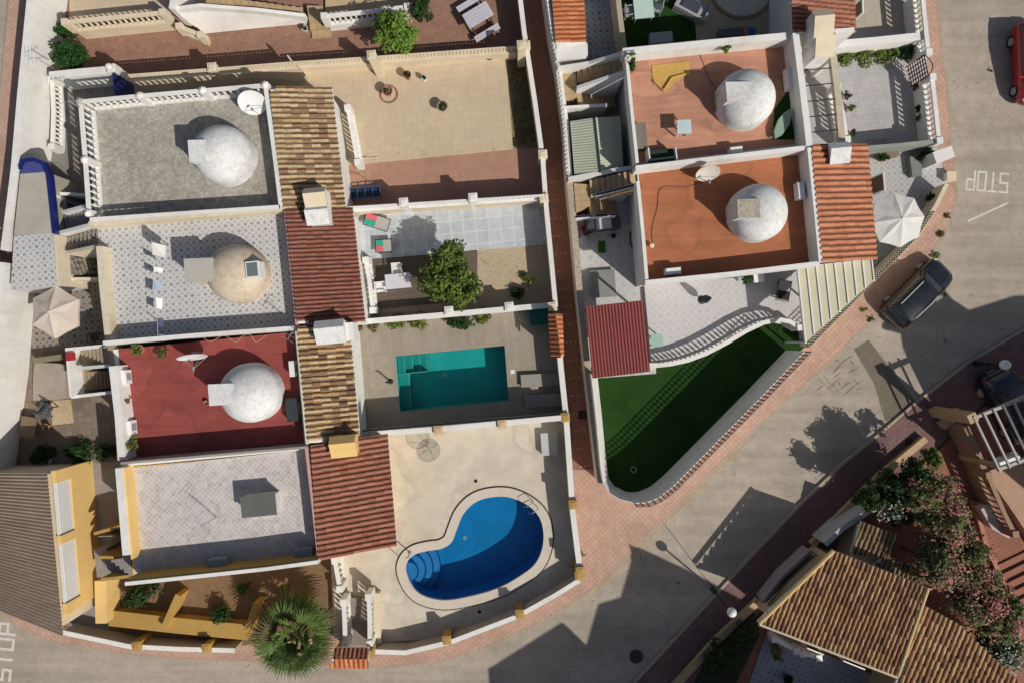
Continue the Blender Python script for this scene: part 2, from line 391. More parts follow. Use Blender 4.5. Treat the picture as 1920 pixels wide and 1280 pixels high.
struct('kerb', MB().strip(kw, .12, 0, .125, off=-.0), m_kerb)
k2 = PP([(2000, 572), (1882, 640), (1813, 681), (1715, 757), (1659, 805), (1579, 871), (1500, 946), (1400, 1052), (1300, 1160), (1170, 1300)], .12)
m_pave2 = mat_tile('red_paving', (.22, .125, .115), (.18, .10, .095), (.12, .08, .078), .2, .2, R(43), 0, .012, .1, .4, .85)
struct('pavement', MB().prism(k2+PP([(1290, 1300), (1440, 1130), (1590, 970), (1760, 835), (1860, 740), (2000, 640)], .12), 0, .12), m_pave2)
struct('kerb', MB().strip(k2, .12, 0, .125), m_kerb)
# west street
struct('pavement', MB().prism(PP([(18, -20), (75, -20), (60, 200), (30, 500), (-10, 620), (-60, 620), (0, 190)], .12), 0, .12), m_pave)
struct('kerb', MB().strip(PP([(19, -20), (0, 190), (-40, 500)], .12), .1, 0, .125), m_kerb)
struct('road', MB().sheet(PP([(17, -30), (-2, 190), (-60, 620), (-400, 620), (-400, -30)], .012), .012), m_road)

# the brick alley
m_alley = mat_tile('alley_brick', (.33, .155, .115), (.27, .125, .095), (.20, .11, .085), .2, .1, R(7), .5, .01, .12, .35, .9)
al_w = [(985, -20), (1004, 170), (1025, 340), (1040, 490), (1055, 640), (1064, 780), (1074, 880)]
al_e = [(1024, -20), (1041, 170), (1060, 340), (1078, 490), (1096, 640), (1110, 780), (1124, 880)]
struct('alley_path', MB().prism(PP(al_w+al_e[::-1], .16), 0, .16), m_alley)
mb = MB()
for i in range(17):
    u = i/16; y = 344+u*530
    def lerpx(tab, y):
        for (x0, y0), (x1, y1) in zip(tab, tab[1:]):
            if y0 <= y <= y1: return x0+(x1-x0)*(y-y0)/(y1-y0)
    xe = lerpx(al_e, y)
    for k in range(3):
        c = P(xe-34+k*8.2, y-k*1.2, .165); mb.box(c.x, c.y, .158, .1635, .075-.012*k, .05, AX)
struct('path_dots', mb, mat('pale_dots', (.62, .5, .42), .1, 8, .8))  # rows of three small pale dots along the path
mb = MB()
c = P(1092, 777, .17); mb.box(c.x, c.y, .15, .168, .42, .42, R(4)); 
tag(mb.build('drain_cover', mat('rusty_iron', (.045, .02, .015), .2, 12, .8)), 'square rusty iron drain cover set in the brick alley', 'drain cover')

# yards, each a low slab with its own paving
NY = [0]
def yard(name, pts, m, z=.16, holes=()):
    NY[0] += 1; z += NY[0]*.0023
    w = PP(pts, z); mb = MB(); mb.sheet(w, z, holes)
    mb.prism(w, 0, z, top=False); return struct(name, mb, m)
m_beige = mat_tile('sand_tiles', (.56, .45, .315), (.53, .425, .295), (.46, .37, .26), .33, .33, AX, 0, .008, .07, .25, .8, .1)
m_pinkc = mat_tile('pink_pavers', (.44, .245, .17), (.40, .22, .155), (.35, .2, .15), .2, .1, AX, .5, .008, .1, .35, .85)
m_gravel = mat('pale_gravel', (.46, .37, .25), .25, 14, .95, .4, .8, fine=70)
m_dirt = mat('weedy_soil', (.23, .19, .10), .35, 5, .95, .5, .8, fine=50)
m_dkw = mat_tile('dark_mosaic', (.20, .165, .14), (.14, .115, .10), (.32, .29, .26), .05, .05, AX, .5, .006, .2, .3, .7)
yard('terrace_garden', [(125, -20), (985, -20), (1005, 105), (560, 142), (240, 168), (110, 150)], mat_tile('brown_pavers', (.34, .185, .13), (.28, .15, .105), (.22, .13, .095), .2, .1, AX, .5, .008, .14, .4, .9))
yard('upper_garden', [(130, -30), (520, -30), (300, 30), (130, 50)], m_beige, .24)
yard('beige_terrace', [(240, 150), (560, 125), (948, 92), (962, 280), (655, 310), (600, 420), (240, 380)], m_beige, .22)
yard('weedy_bed', [(948, 92), (1000, 86), (1018, 283), (962, 286)], m_dirt, .15)
yard('pink_path', [(600, 300), (1018, 276), (1028, 380), (640, 405)], m_pinkc, .17)
yard('west_patio', [(70, 130), (245, 150), (245, 470), (60, 470)], mat_tile('speckled_tiles', (.21, .19, .17), (.17, .155, .14), (.26, .24, .21), .06, .06, AX, .5, .01, .25, .3, .7), .17)
m_starw = mat_star('blue_flower_tile', (.58, .57, .55), (.2, .21, .235), .3, AX, .25, 0, .35, .2)
m_starb = mat_star('brown_flower_tile', (.30, .26, .22), (.06, .05, .045), .31, AX, .27, 0, .4, .2)
yard('patterned_patio', [(20, 440), (250, 440), (250, 665), (20, 665)], m_starb, .17)
yard('brown_patio', [(20, 655), (280, 640), (290, 890), (-20, 900)], mat_tile('brown_tiles', (.24, .185, .135), (.20, .155, .115), (.14, .11, .08), .33, .33, AX, 0, .01, .12, .5, .8), .17)
m_ppl = mat_tile('plum_mosaic', (.24, .20, .18), (.20, .17, .155), (.33, .29, .26), .11, .11, AX, 0, .02, .15, .3, .7)
yard('mosaic_patio', [(100, 870), (300, 860), (300, 1080), (205, 1085), (205, 1180), (110, 1170)], m_ppl, .17)
m_bluet = mat_tile('pale_blue_tiles', (.50, .53, .55), (.44, .48, .51), (.56, .58, .59), .62, .62, AX, 0, .05, .12, .15, .5, .1, .5)
yard('blue_tiled_terrace', [(640, 395), (1025, 370), (1030, 458), (880, 470), (880, 478), (690, 492), (690, 605), (640, 610)], m_bluet, .2)
yard('gravel_yard', [(870, 468), (1032, 455), (1042, 572), (690, 600), (690, 575), (860, 565)], m_gravel, .15)
m_dkdeck = mat_tile('dark_deck', (.15, .115, .09), (.12, .095, .075), (.08, .06, .05), .9, .14, AX, .5, .01, .15, .3, .7)
yard('dark_deck_floor', [(698, 486), (895, 470), (895, 562), (700, 580)], m_dkdeck, .22)
m_deck = mat_tile('grey_deck', (.35, .30, .235), (.31, .27, .21), (.23, .195, .155), .14, 1.8, AX, .3, .008, .1, .2, .8, .15)
struct('pool_deck', (lambda mb, w: (mb.sheet(w, .2, [pool_rect]), mb.prism(w, 0, .2, top=False), mb)[-1])(MB(), PP([(640, 590), (1048, 572), (1062, 785), (650, 822)], .2)), m_deck)
m_bconc = mat('beige_concrete', (.57, .51, .41), .14, 1.2, .85, .7, .15, dirt=(.42, .40, .36), pond=.22)
struct('pool_terrace', (lambda mb, w: (mb.sheet(w, .2, [pool_kid]), mb.prism(w, 0, .2, top=False), mb)[-1])(MB(), PP([(600, 830), (1060, 782), (1090, 1080), (960, 1150), (830, 1195), (690, 1205), (625, 1195), (620, 1040)], .2)), m_bconc)
yard('shrub_bed', [(195, 1070), (630, 1040), (632, 1190), (400, 1215), (120, 1185), (115, 1160), (195, 1165)], mat('brown_soil', (.2, .125, .07), .2, 4, .95, .3, .5), .14)
# houses on the alley's east side
m_lgt = mat_tile('light_grey_tiles', (.46, .44, .42), (.42, .40, .385), (.36, .345, .33), .33, .33, AX, 0, .008, .1, .25, .6)
yard('north_patio', [(1030, -20), (1500, -20), (1500, 90), (1160, 110), (1045, 115)], m_gravel, .16)
yard('stair_patio', [(1050, 100), (1215, 90), (1215, 350), (1070, 340)], mat('old_concrete', (.25, .205, .16), .2, 3, .9, .4, .3), .16)
yard('barbecue_patio', [(1068, 330), (1230, 340), (1230, 700), (1100, 710)], mat_star('grey_marble_tile', (.50, .49, .47), (.40, .395, .38), .5, AX, .26, 0, .3, .18), .17)
m_wgt = mat_star('white_marble_tile', (.54, .52, .51), (.42, .41, .41), .38, AX, .22, 0, .25, .16)
yard('front_terrace', [(1205, 500), (1510, 470), (1512, 615), (1480, 600), (1420, 607), (1365, 640), (1300, 670), (1222, 684)], m_wgt, .42)
def turf_mat():
    t = NT('green_turf'); n = t.noise(t.pos(), 60, 3, .8); n1 = t.noise(t.pos(), .8, 4)
    b = t.new('ShaderNodeTexBrick'); t.l.new(t.pos(R(-40)), b.inputs['Vector']); b.offset = 0
    col = t.mix(t.ramp(n, .2, .8), (.006, .024, .004), (.032, .085, .016)); col = mulv(t, col, t.ramp(n1, .3, .7, .8, 1.15))
    b.inputs['Scale'].default_value = 1; b.inputs['Brick Width'].default_value = 30; b.inputs['Row Height'].default_value = 1.9; b.inputs['Mortar Size'].default_value = .012
    col = mulv(t, col, t.ramp(b.outputs['Fac'], 0, 1, 1, .6)); col = t.mix(t.ramp(t.noise(t.pos(), 2.3, 5, .7), .52, .72, 0, .35), col, (.055, .085, .03))
    t.bump(n, .8, .02); return t.out(col, .95, .1)
m_turf = turf_mat()
yard('lawn', [(1105, 690), (1222, 680), (1300, 665), (1365, 635), (1420, 600), (1480, 590), (1505, 600), (1515, 645), (1205, 925), (1140, 915)], m_turf, .12)
yard('east_patio', [(1490, 60), (1735, 60), (1750, 272), (1500, 300)], mat_tile('grey_square_tiles', (.46, .44, .43), (.42, .405, .40), (.36, .34, .33), .22, .22, AX, 0, .008, .1, .2, .6), .17)
yard('corner_patio', [(1600, 280), (1755, 270), (1775, 340), (1740, 400), (1500, 640), (1490, 560)], mat_star('grey_flower_tile', (.46, .45, .44), (.28, .28, .28), .3, AX, .25, 0, .3, .2), .16)
yard('north_east_patio', [(1590, -20), (1735, -20), (1738, 85), (1580, 90)], mat('worn_beige_floor', (.42, .37, .29), .12, 3, .9, .4, .3), .16)
# south-east side
m_sep = mat_tile('terracotta_pavers', (.32, .13, .085), (.27, .115, .075), (.17, .08, .06), .2, .2, R(25), 0, .01, .12, .4, .85)
yard('south_east_garden', [(1290, 1300), (1440, 1140), (1590, 980), (1760, 845), (1860, 750), (2100, 620), (2300, 1400), (1290, 1400)], m_sep, .13)
m_bst = mat_star('blue_patio_tile', (.34, .36, .42), (.14, .15, .20), .3, R(-25), .24, 0, .3, .18)
yard('south_patio', [(1395, 1310), (1440, 1180), (1720, 1300)], m_bst, .18)
yard('hedge_bed', [(1300, 1290), (1330, 1230), (1415, 1150), (1425, 1190), (1370, 1300)], mat('dark_soil', (.04, .045, .025), .3, 4, .95, .3, .5), .16)

# ---------------- building helpers ----------------
BAL = {}
def baluster_mesh(h, m, r=.055):
    k = (round(h, 2), m.name, r)
    if k not in BAL:
        mb = MB().lathe(0, 0, [(r*.9, 0), (r*.9, h*.08), (r*.5, h*.14), (r*1.15, h*.38), (r*.9, h*.55), (r*.45, h*.8), (r*.9, h*.88), (r*.9, h)], 8)
        me = bpy.data.meshes.new('baluster'); me.from_pydata(mb.v, [], mb.f); me.materials.append(m); BAL[k] = me
    return BAL[k]
def balustrade(root, line, z0, z1, m=white, sp=.24, name='balustrade', w=.15, posts=True, plinth=.14, zs=None, closed=False):
    """rail + plinth + posts are one part, every baluster its own sub-part. line = world points of the centre line"""
    mb = MB(); n = len(line); z0l = [z0]*n; z1l = [z1]*n
    if zs: z0l = [a for a, b in zs]; z1l = [b for a, b in zs]
    mb.strip(line, w, z0l, [a+plinth for a in z0l]); mb.strip(line, w+.02, [b-.09 for b in z1l], z1l)
    if posts:
        for p, a, b in zip(line, z0l, z1l): mb.box(p[0], p[1], a, b+.06, .26, .26, AX); mb.lathe(p[0], p[1], [(.17, b+.06), (.14, b+.1), (.001, b+.19)], 8)
    part = mb.build(name, m, root)
    for i in range(n-1):
        a, b = Vector(line[i]), Vector(line[i+1]); L = (b-a).length; k = max(1, int(round(L/sp)))
        for j in range(k):
            u = (j+.5)/k; q = a.lerp(b, u); za = z0l[i]+(z0l[i+1]-z0l[i])*u+plinth; zb = z1l[i]+(z1l[i+1]-z1l[i])*u-.09
            o = bpy.data.objects.new('baluster', baluster_mesh(zb-za, m)); SC.collection.objects.link(o)
            o.parent = part; o.location = (q.x-WO[part][0], q.y-WO[part][1], za-WO[part][2])
    return part
def line_clip(poly, p, d):
    """interval of the line p+t*d inside the polygon"""
    ts = []
    for i in range(len(poly)):
        a, b = Vector(poly[i][:2]), Vector(poly[(i+1) % len(poly)][:2]); e = b-a
        den = d.x*e.y-d.y*e.x
        if abs(den) < 1e-9: continue
        t = ((a.x-p.x)*e.y-(a.y-p.y)*e.x)/den; u = ((a.x-p.x)*d.y-(a.y-p.y)*d.x)/den
        if 0 <= u < 1: ts.append(t)
    ts.sort(); return ts
def tile_roof(root, corners, down, m, pitch=.205, tl=.36, amp=.068, name='tiled_roof', slab=None, jit=.018, valley=.35):
    """corners = [(px,py,z)] in order; down = two picture points giving the fall direction"""
    W = [V3(P(a, b, z), z) for a, b, z in corners]
    A, B, C = [Vector(w) for w in W[:3]]; nrm = (B-A).cross(C-A); nrm = nrm if nrm.z > 0 else -nrm
    zf = lambda x, y: A.z-(nrm.x*(x-A.x)+nrm.y*(y-A.y))/nrm.z
    d = (P(*down[1])-P(*down[0])).normalized(); e = Vector((-d.y, d.x))
    poly = [(w[0], w[1]) for w in W]; es = [Vector(p).dot(e) for p in poly]
    mb = MB(); k = int((max(es)-min(es))/pitch); pit = (max(es)-min(es))/max(k, 1); rr = random.Random(3)
    ph = [0, .08, .2, .33, .46, .58, .66, .83, 1.0]
    hh = [0, .62, .93, 1., .93, .62, 0, -valley, 0]
    for i in range(k):
        s0 = min(es)+i*pit; ts = line_clip(poly, e*(s0+pit*.4), d)
        if len(ts) < 2: continue
        t0, t1 = ts[0], ts[-1]; nt = max(1, int(round((t1-t0)/tl))); st = (t1-t0)/nt; sh = rr.random()*.15*st
        for j in range(nt):
            a = t0+j*st-(.03 if j else 0); b = t0+(j+1)*st+(.02 if j == nt-1 else 0)
            a += sh if j else 0; b += sh if j < nt-1 else 0
            jz = rr.uniform(-jit, jit)*.6; jl = rr.uniform(-jit, jit)
            for q in range(8):
                pts = []
                for (tt, ss, f) in ((a, q, .78), (a, q+1, .78), (b, q+1, 1.05), (b, q, 1.05)):
                    p = d*tt+e*(s0+ph[ss]*pit+jl*(1 if q < 6 else 0)*.5); h = hh[ss]*amp*f+(.034 if f > 1 else 0)+jz
                    pts.append((p.x, p.y, zf(p.x, p.y)+h))
                pts = pts[::-1] if (Vector(pts[1])-Vector(pts[0])).cross(Vector(pts[2])-Vector(pts[1])).z < 0 else pts
                mb.face(pts, (i*2+(1 if q >= 6 else 0)+.5, j+.5+i*7))
    o = mb.build(name, m, root)
    sb = MB(); n = len(poly); top = [V3(p, zf(*p)-.04) for p in poly]; bot = [V3(p, zf(*p)-.17) for p in poly]
    sb.face(top); sb.face(bot[::-1])
    for i in range(n): j = (i+1) % n; sb.face([bot[i], bot[j], top[j], top[i]])
    sb.build('roof_slab', slab or white, o)
    return o, zf
def dome(root, cx, cy, r, m, hatch, hm, z=3.0, top=1.02, rough=None, k=.86, lidm=None, lidh=.08):
    """white dome with a flat-topped hatch running into its west side; hatch = 4 picture corners of the lid"""
    c = P(cx, cy, z+.72); w = PP(hatch, z+top); xw = min(p.x for p in w); ys = [p.y for p in w]
    n = 56; mb = MB(); mb.lathe(c.x, c.y, [(r, z), (r, z+.3), (r*.995, z+.6)], n, False); mb.sph(c.x, c.y, z+.6, r*.995, n, 16, k, lo=0)
    mb.f = [f for f in mb.f if not (sum(mb.v[i][0] for i in f)/len(f) < xw+.02 and min(ys) < sum(mb.v[i][1] for i in f)/len(f) < max(ys))]; mb.uv = [None]*len(mb.f)
    o = mb.build('dome', m, root, smooth=True)
    w = PP(hatch, z+top); hb = MB()
    hb.prism([p*1. for p in w], z, z+top-.02); b = hb.build('roof_hatch', hm, o)
    lc = sum(w, Vector((0, 0)))/4
    MB().prism([lc+(p-lc)*1.06 for p in w], z+top-.02, z+top-.02+lidh).build('hatch_lid', lidm or hm, o)
    return o
def chimney(root, px, py, z0, z1, sx, sy, m, cap=None, name='chimney', gable=.3, vent=True):
    c = P(px, py, z1); a = AX; mb = MB().box(c.x, c.y, z0, z1-gable, sx, sy, a)
    o = mb.build(name, m, root)
    ca, sa = math.cos(a), math.sin(a)
    def q(x, y): return Vector((c.x+x*ca-y*sa, c.y+x*sa+y*ca))
    g = MB(); X = sx/2+.07; Y = sy/2+.07; za = z1-gable+.002
    lo = [q(-X, -Y), q(X, -Y), q(X, Y), q(-X, Y)]; rg = [q(-X, Y*.35), q(X, Y*.35)]
    g.face([V3(lo[0], za), V3(lo[1], za), V3(rg[1], z1), V3(rg[0], z1)]); g.face([V3(lo[2], za), V3(lo[3], za), V3(rg[0], z1), V3(rg[1], z1)])
    g.face([V3(lo[1], za), V3(lo[2], za), V3(rg[1], z1)]); g.face([V3(lo[3], za), V3(lo[0], za), V3(rg[0], z1)]); g.face([V3(p, za) for p in lo[::-1]])
    g.build('chimney_cap', cap or m, o)
    if vent:
        v = MB(); e = q(sx/2, 0); v.box(e.x, e.y, z1-gable-.22, z1-gable-.08, .03, sy*.6, a); v.build('vent', glass, o)
    return o
def opening(root, p, q, zb, zt, kind='window', frame=None, proud=.03):
    """door or window standing 3 cm proud of the wall from p to q (world points)"""
    p, q = Vector(p), Vector(q); d = (q-p).normalized(); n = Vector((d.y, -d.x))
    f = MB(); fr = .07
    def slab(mb, a, b, z0, z1, o0, o1):
        A, B = p+d*a, p+d*b; mb.prism([A+n*o0, B+n*o0, B+n*o1, A+n*o1], z0, z1)
    L = (q-p).length
    slab(f, 0, fr, zb, zt, -.02, proud); slab(f, L-fr, L, zb, zt, -.02, proud); slab(f, fr, L-fr, zt-fr, zt, -.02, proud); slab(f, fr, L-fr, zb, zb+fr, -.02, proud+.02)
    fo = f.build(kind, frame or whitem, root)
    g = MB(); slab(g, fr, L-fr, zb+fr, zt-fr, -.01, .012); g.build('pane' if kind == 'window' else 'door_leaf', glass if kind == 'window' else wood, fo)
    if kind == 'door':
        h = MB(); slab(h, L-fr-.12, L-fr-.08, zb+.95, zb+1.05, .012, .06); h.build('handle', greym, fo)
    return fo
def ac_unit(label, px, py, z, sx, sy, h=.55, ang=AX, group=None, m=whitem):
    c = P(px, py, z+h); t = thing('air_conditioner', label, 'air conditioner', (c.x, c.y, z), group)
    b = MB().box(c.x, c.y, z+.06, z+h, sx, sy, ang); b.box(c.x, c.y, z+h, z+h+.012, sx*.96, sy*.9, ang); b.build('casing', m, t)
    f = MB()
    for k in (-1, 1):
        d = Vector((math.cos(ang), math.sin(ang))) if sx > sy else Vector((-math.sin(ang), math.cos(ang)))
        o = Vector((c.x, c.y))+d*k*max(sx, sy)*.33; f.box(o.x, o.y, z, z+.06, min(sx, sy)*.25 if sx > sy else sx*1.05, sy*1.05 if sx > sy else .08, ang)
    f.build('feet', black, t)
    side = Vector((-math.sin(ang), math.cos(ang))) if sx > sy else Vector((math.cos(ang), math.sin(ang)))
    g = MB(); o = Vector((c.x, c.y))+side*(min(sx, sy)/2)
    if sx > sy: g.box(o.x, o.y, z+.12, z+h-.06, sx*.5, .03, ang)
    else: g.box(o.x, o.y, z+.12, z+h-.06, .03, sy*.5, ang)
    g.build('fan_grille', greym, t); return t
def dish(label, px, py, z, r, az, el, mount=.55, group=None, m=whitem):
    """satellite dish: a shallow bowl facing azimuth az (plan angle) and elevation el"""
    c = P(px, py, z+mount+.3); t = thing('satellite_dish', label, 'satellite dish', (c.x, c.y, z), group)
    ax = Vector((math.cos(az)*math.cos(el), math.sin(az)*math.cos(el), math.sin(el)))
    up = Vector((-math.cos(az)*math.sin(el), -math.sin(az)*math.sin(el), math.cos(el))); sd = ax.cross(up)
    ctr = Vector((c.x, c.y, z+mount+.3)); n = 28; mb = MB()
    def pt(rr, a, off): return ctr+sd*rr*math.cos(a)+up*rr*1.05*math.sin(a)+ax*(off+.16*r*(rr/r)**2)
    rs = [0.001, .35*r, .7*r, r]
    for i in range(3):
        for k in range(n):
            a, b = 2*math.pi*k/n, 2*math.pi*(k+1)/n
            mb.face([pt(rs[i], a, 0), pt(rs[i+1], a, 0), pt(rs[i+1], b, 0), pt(rs[i], b, 0)])
            mb.face([pt(rs[i], b, -.02), pt(rs[i+1], b, -.02), pt(rs[i+1], a, -.02), pt(rs[i], a, -.02)])
    for k in range(n):
        a, b = 2*math.pi*k/n, 2*math.pi*(k+1)/n; mb.face([pt(r, a, 0), pt(r, a, -.02), pt(r, b, -.02), pt(r, b, 0)])
    mb.build('reflector', m, t, smooth=False)
    base = ctr-ax*.12
    MB().tube([(base.x, base.y, z), (base.x, base.y, ctr.z-.02), tuple(ctr-ax*.02)], .03, 8).build('mast', greym, t)
    f = ctr+ax*r*.95; ar = MB()
    for k in (R(-90), R(-30), R(-150)): ar.tube([tuple(pt(r*.96, k, 0)), tuple(f)], .012, 5)
    a_ = ar.build('feed_arm', greym, t); MB().tube([tuple(f-ax*.08), tuple(f+ax*.08)], .05, 8).build('receiver', greym, a_)
    return t
def steps(root, p0, p1, width, z0, z1, n, m, name='stair', solid=True):
    """straight flight from world point p0 (bottom) to p1 (top)"""
    p0, p1 = Vector(p0), Vector(p1); d = (p1-p0)/n; nn = Vector((-d.y, d.x)).normalized()*width/2; mb = MB()
    for i in range(n):
        a, b = p0+d*i, p0+d*(i+1); mb.prism([a-nn, b-nn, b+nn, a+nn], z0 if solid else 0, z0+(z1-z0)*(i+1)/n-.001*i)
    return mb.build(name, m, root)

# ---------------- roofs' materials ----------------
t_red = mat_roof('red_tiles', [(.37, .15, .095), (.43, .185, .12), (.32, .12, .075), (.39, .16, .10), (.35, .16, .11)], .2)
t_salm = mat_roof('salmon_tiles', [(.52, .215, .115), (.58, .25, .14), (.47, .19, .10), (.55, .22, .12)], .12, lichen=.15)
t_brick = mat_roof('brick_tiles', [(.27, .10, .07), (.32, .125, .085), (.24, .085, .06), (.30, .12, .08), (.27, .125, .09)], .2)
t_straw = mat_roof('straw_tiles', [(.50, .36, .2), (.42, .29, .16), (.56, .42, .26), (.30, .18, .10), (.48, .34, .19), (.27, .17, .10), (.52, .38, .22)], .25, lichen=.45)
t_mix = mat_roof('mixed_tiles', [(.56, .39, .2), (.26, .155, .09), (.50, .34, .18), (.58, .43, .26), (.33, .2, .11), (.45, .29, .15), (.17, .10, .06), (.53, .38, .21)], .25, lichen=.45)
t_tan = mat_roof('tan_tiles', [(.46, .28, .14), (.38, .22, .11), (.30, .16, .085), (.50, .33, .18), (.24, .13, .08), (.42, .25, .12)], .2)
t_org = mat_roof('orange_tiles', [(.58, .20, .08), (.52, .17, .07), (.62, .24, .1)], .12)

ZR = 3.0
def house(label, loc_px, floor, body, floor_m, wall_m=white, cat='house'):
    c = P(*loc_px, 0); t = thing('terraced_house', label, cat, (c.x, c.y, 0))
    MB().prism(PP(body, ZR), 0, ZR-.01, top=True).build('wall', wall_m, t)
    MB().prism(PP(floor, ZR), ZR-.009, ZR+.012).build('roof_terrace', floor_m, t)
    return t

# ===== house with the grey roof terrace and balusters all round =====
m_gry = mat('grey_stone_roof', (.36, .335, .29), .3, 4.5, .85, .35, .2, fine=9)
h = house('house with grey stone-tiled roof terrace ringed by white balusters', (350, 280), [(165, 200), (480, 170), (498, 165), (527, 395), (520, 402), (185, 420)],
          [(158, 196), (498, 168), (611, 167), (639, 388), (528, 400), (180, 424)], m_gry)
rl = lambda pts: PP(pts, 4.0)
balustrade(h, rl([(150, 191), (262, 180), (380, 170), (497, 160)]), ZR, 4.0, sp=.29)
balustrade(h, rl([(497, 160), (513, 280), (527, 392)]), ZR, 4.0, sp=.29, posts=False)
balustrade(h, rl([(168, 412), (285, 404), (405, 396), (525, 388)]), ZR, 4.0, sp=.29, plinth=.45, posts=False)
balustrade(h, rl([(150, 191), (159, 300), (166, 400)]), ZR, 4.0, sp=.29)
o, _ = tile_roof(h, [(506, 168, 3.95), (622, 164, 3.3), (648, 388, 3.3), (531, 392, 3.95)], ((510, 180), (620, 172)), t_straw, pitch=.22, tl=.38, amp=.09, valley=.1)
dome(h, 417, 289, 1.3, whitec, [(354, 265), (384, 264), (387, 302), (357, 304)], whitec, top=1.62)
chimney(h, 588, 368, 3.2, 4.75, .82, .72, white, cap=cream)
we = PP([(641, 230), (636, 210), (633, 190)], 2.6)
opening(h, P(622, 200, 1.5), P(626, 230, 1.5), .3, 2.2, 'door'); opening(h, P(630, 270, 1.5), P(634, 305, 1.5), 1.0, 2.1)
dish('big tilted white satellite dish at the corner of the grey roof', 473, 191, ZR, .60, R(-75), R(34))
# ===== house with the flower-patterned roof =====
h = house('house with pale blue-flowered tile roof and beige dome', (360, 520), [(185, 425), (530, 392), (553, 612), (200, 642)],
          [(183, 425), (530, 400), (648, 393), (676, 605), (553, 615), (198, 648)], m_starw)
cr = mat('weathered_cream', (.66, .58, .44), .12, 4, .85, .6, .15)
mb = MB(); mb.strip(PP([(166, 421), (330, 406), (532, 391)], 3.75), .24, ZR, 3.75); mb.build('parapet', cr, h)
MB().strip(PP([(186, 462), (192, 540), (203, 640)], 3.6), .28, ZR, 3.6).build('parapet', cr, h)
MB().strip(PP([(193, 643), (370, 628), (550, 615)], 3.95), .18, ZR, 3.95).build('parapet', white, h)
MB().strip(PP([(534, 391), (545, 500), (556, 610)], 3.95), .12, ZR, 3.9).build('verge_wall', mat('pink_verge', (.55, .32, .26), .1, 6), h)
tile_roof(h, [(536, 393, 4.0), (661, 389, 3.3), (685, 603, 3.3), (558, 607, 4.0)], ((510, 180), (620, 172)), t_brick, pitch=.185)
dome(h, 443, 513, 1.31, domeb, [(347, 487), (398, 485), (400, 526), (350, 529)], domeb, top=1.62, lidm=mat('grey_lid', (.46, .43, .38), .08, 8, .8))
c = P(474, 506, 4.55); sk = MB().box(c.x, c.y, 3.9, 4.6, .58, .72, AX).build('skylight', whitem, h)
MB().box(c.x, c.y, 4.6, 4.622, .46, .58, AX).build('pane', mat('skylight_glass', (.16, .18, .18), .1, 5, .15, 0, 0, .8), sk)
chimney(h, 592, 400, 3.2, 4.6, .86, .78, whitec, cap=whitec)
opening(h, P(664, 440, 1.5), P(668, 475, 1.5), .3, 2.3, 'door'); opening(h, P(672, 520, 1.5), P(676, 560, 1.5), 1.0, 2.1)
# ===== maroon roof house =====
m_mar = mat('maroon_membrane', (.265, .06, .05), .07, 1.6, .7, .22, .05, dirt=(.8, .95, 1.0), streak=R(65), pond=.3)
h = house('house with maroon painted roof terrace and clean white dome', (400, 750), [(222, 655), (552, 622), (570, 832), (240, 862)],
          [(212, 655), (555, 628), (648, 613), (664, 828), (578, 835), (236, 868)], m_mar)
MB().strip(PP([(211, 686), (222, 780), (228, 862)], 3.9), .34, ZR, 3.9).build('parapet', white, h)
MB().strip(PP([(226, 868), (400, 853), (574, 838)], 4.15), .1, ZR, 4.15).build('parapet', mat('grey_parapet', (.33, .3, .26), .1, 4), h)
MB().strip(PP([(556, 620), (566, 730), (576, 832)], 3.95), .13, ZR, 3.95).build('verge_wall', cr, h)
tile_roof(h, [(558, 612, 4.0), (656, 609, 3.4), (675, 826, 3.4), (579, 830, 4.0)], ((510, 180), (620, 172)), t_mix, pitch=.235, tl=.38, jit=.035, amp=.1, valley=.1)
dome(h, 468, 736, 1.33, whitec, [(392, 721), (436, 719), (438, 756), (395, 759)], whitec, top=1.62)
chimney(h, 616, 622, 3.4, 4.7, 1.15, .9, white, cap=whitec)
c = P(652, 622, 4.0); MB().box(c.x, c.y, 3.0, 4.0, .5, .8, AX).build('chimney_base', white, h)
opening(h, P(655, 660, 1.5), P(659, 700, 1.5), .3, 2.3, 'door'); opening(h, P(662, 740, 1.5), P(666, 780, 1.5), 1.0, 2.1)
dish('white satellite dish seen edge-on above the maroon roof', 360, 666, ZR, .63, R(-80), R(8), .6)
# ===== yellow house =====
m_ring = mat_star('ring_mosaic_tile', (.70, .675, .65), (.30, .24, .215), .24, AX, .22, .33, .12, .26)
h = house('yellow house with ring-patterned roof terrace beside the blue pool', (420, 960), [(240, 878), (576, 842), (592, 1048), (255, 1082)],
          [(232, 876), (576, 845), (706, 822), (721, 1022), (595, 1050), (250, 1085)], m_ring, yellow)
MB().strip(PP([(222, 877), (236, 1040)], 3.8), .3, ZR, 3.8).build('parapet', white, h)
MB().strip(PP([(232, 876), (247, 1048)], 3.7), .1, ZR, 3.68).build('parapet_lining', yellow, h)
MB().strip(PP([(234, 1094), (370, 1080), (500, 1066), (596, 1053)], 4.3), .16, ZR, 4.3).build('parapet', white, h)
mb = MB().strip(PP([(236, 1088), (370, 1074), (500, 1060), (594, 1048)], 4.2), .06, ZR, 4.2); mb.build('parapet_lining', ochre, h)
MB().strip(PP([(228, 872), (400, 856), (574, 840)], 3.3), .12, ZR, 3.3).build('parapet', white, h)
MB().strip(PP([(574, 838), (586, 940), (598, 1050)], 3.95), .13, ZR, 3.95).build('verge_wall', mat('pink_verge', (.55, .32, .26)), h)
tile_roof(h, [(582, 835, 4.0), (727, 818, 3.3), (744, 1020, 3.3), (598, 1050, 4.0)], ((510, 182), (620, 167)), t_red, pitch=.235)
chimney(h, 641, 838, 3.4, 4.55, 1.0, .82, yellow, cap=yellow)
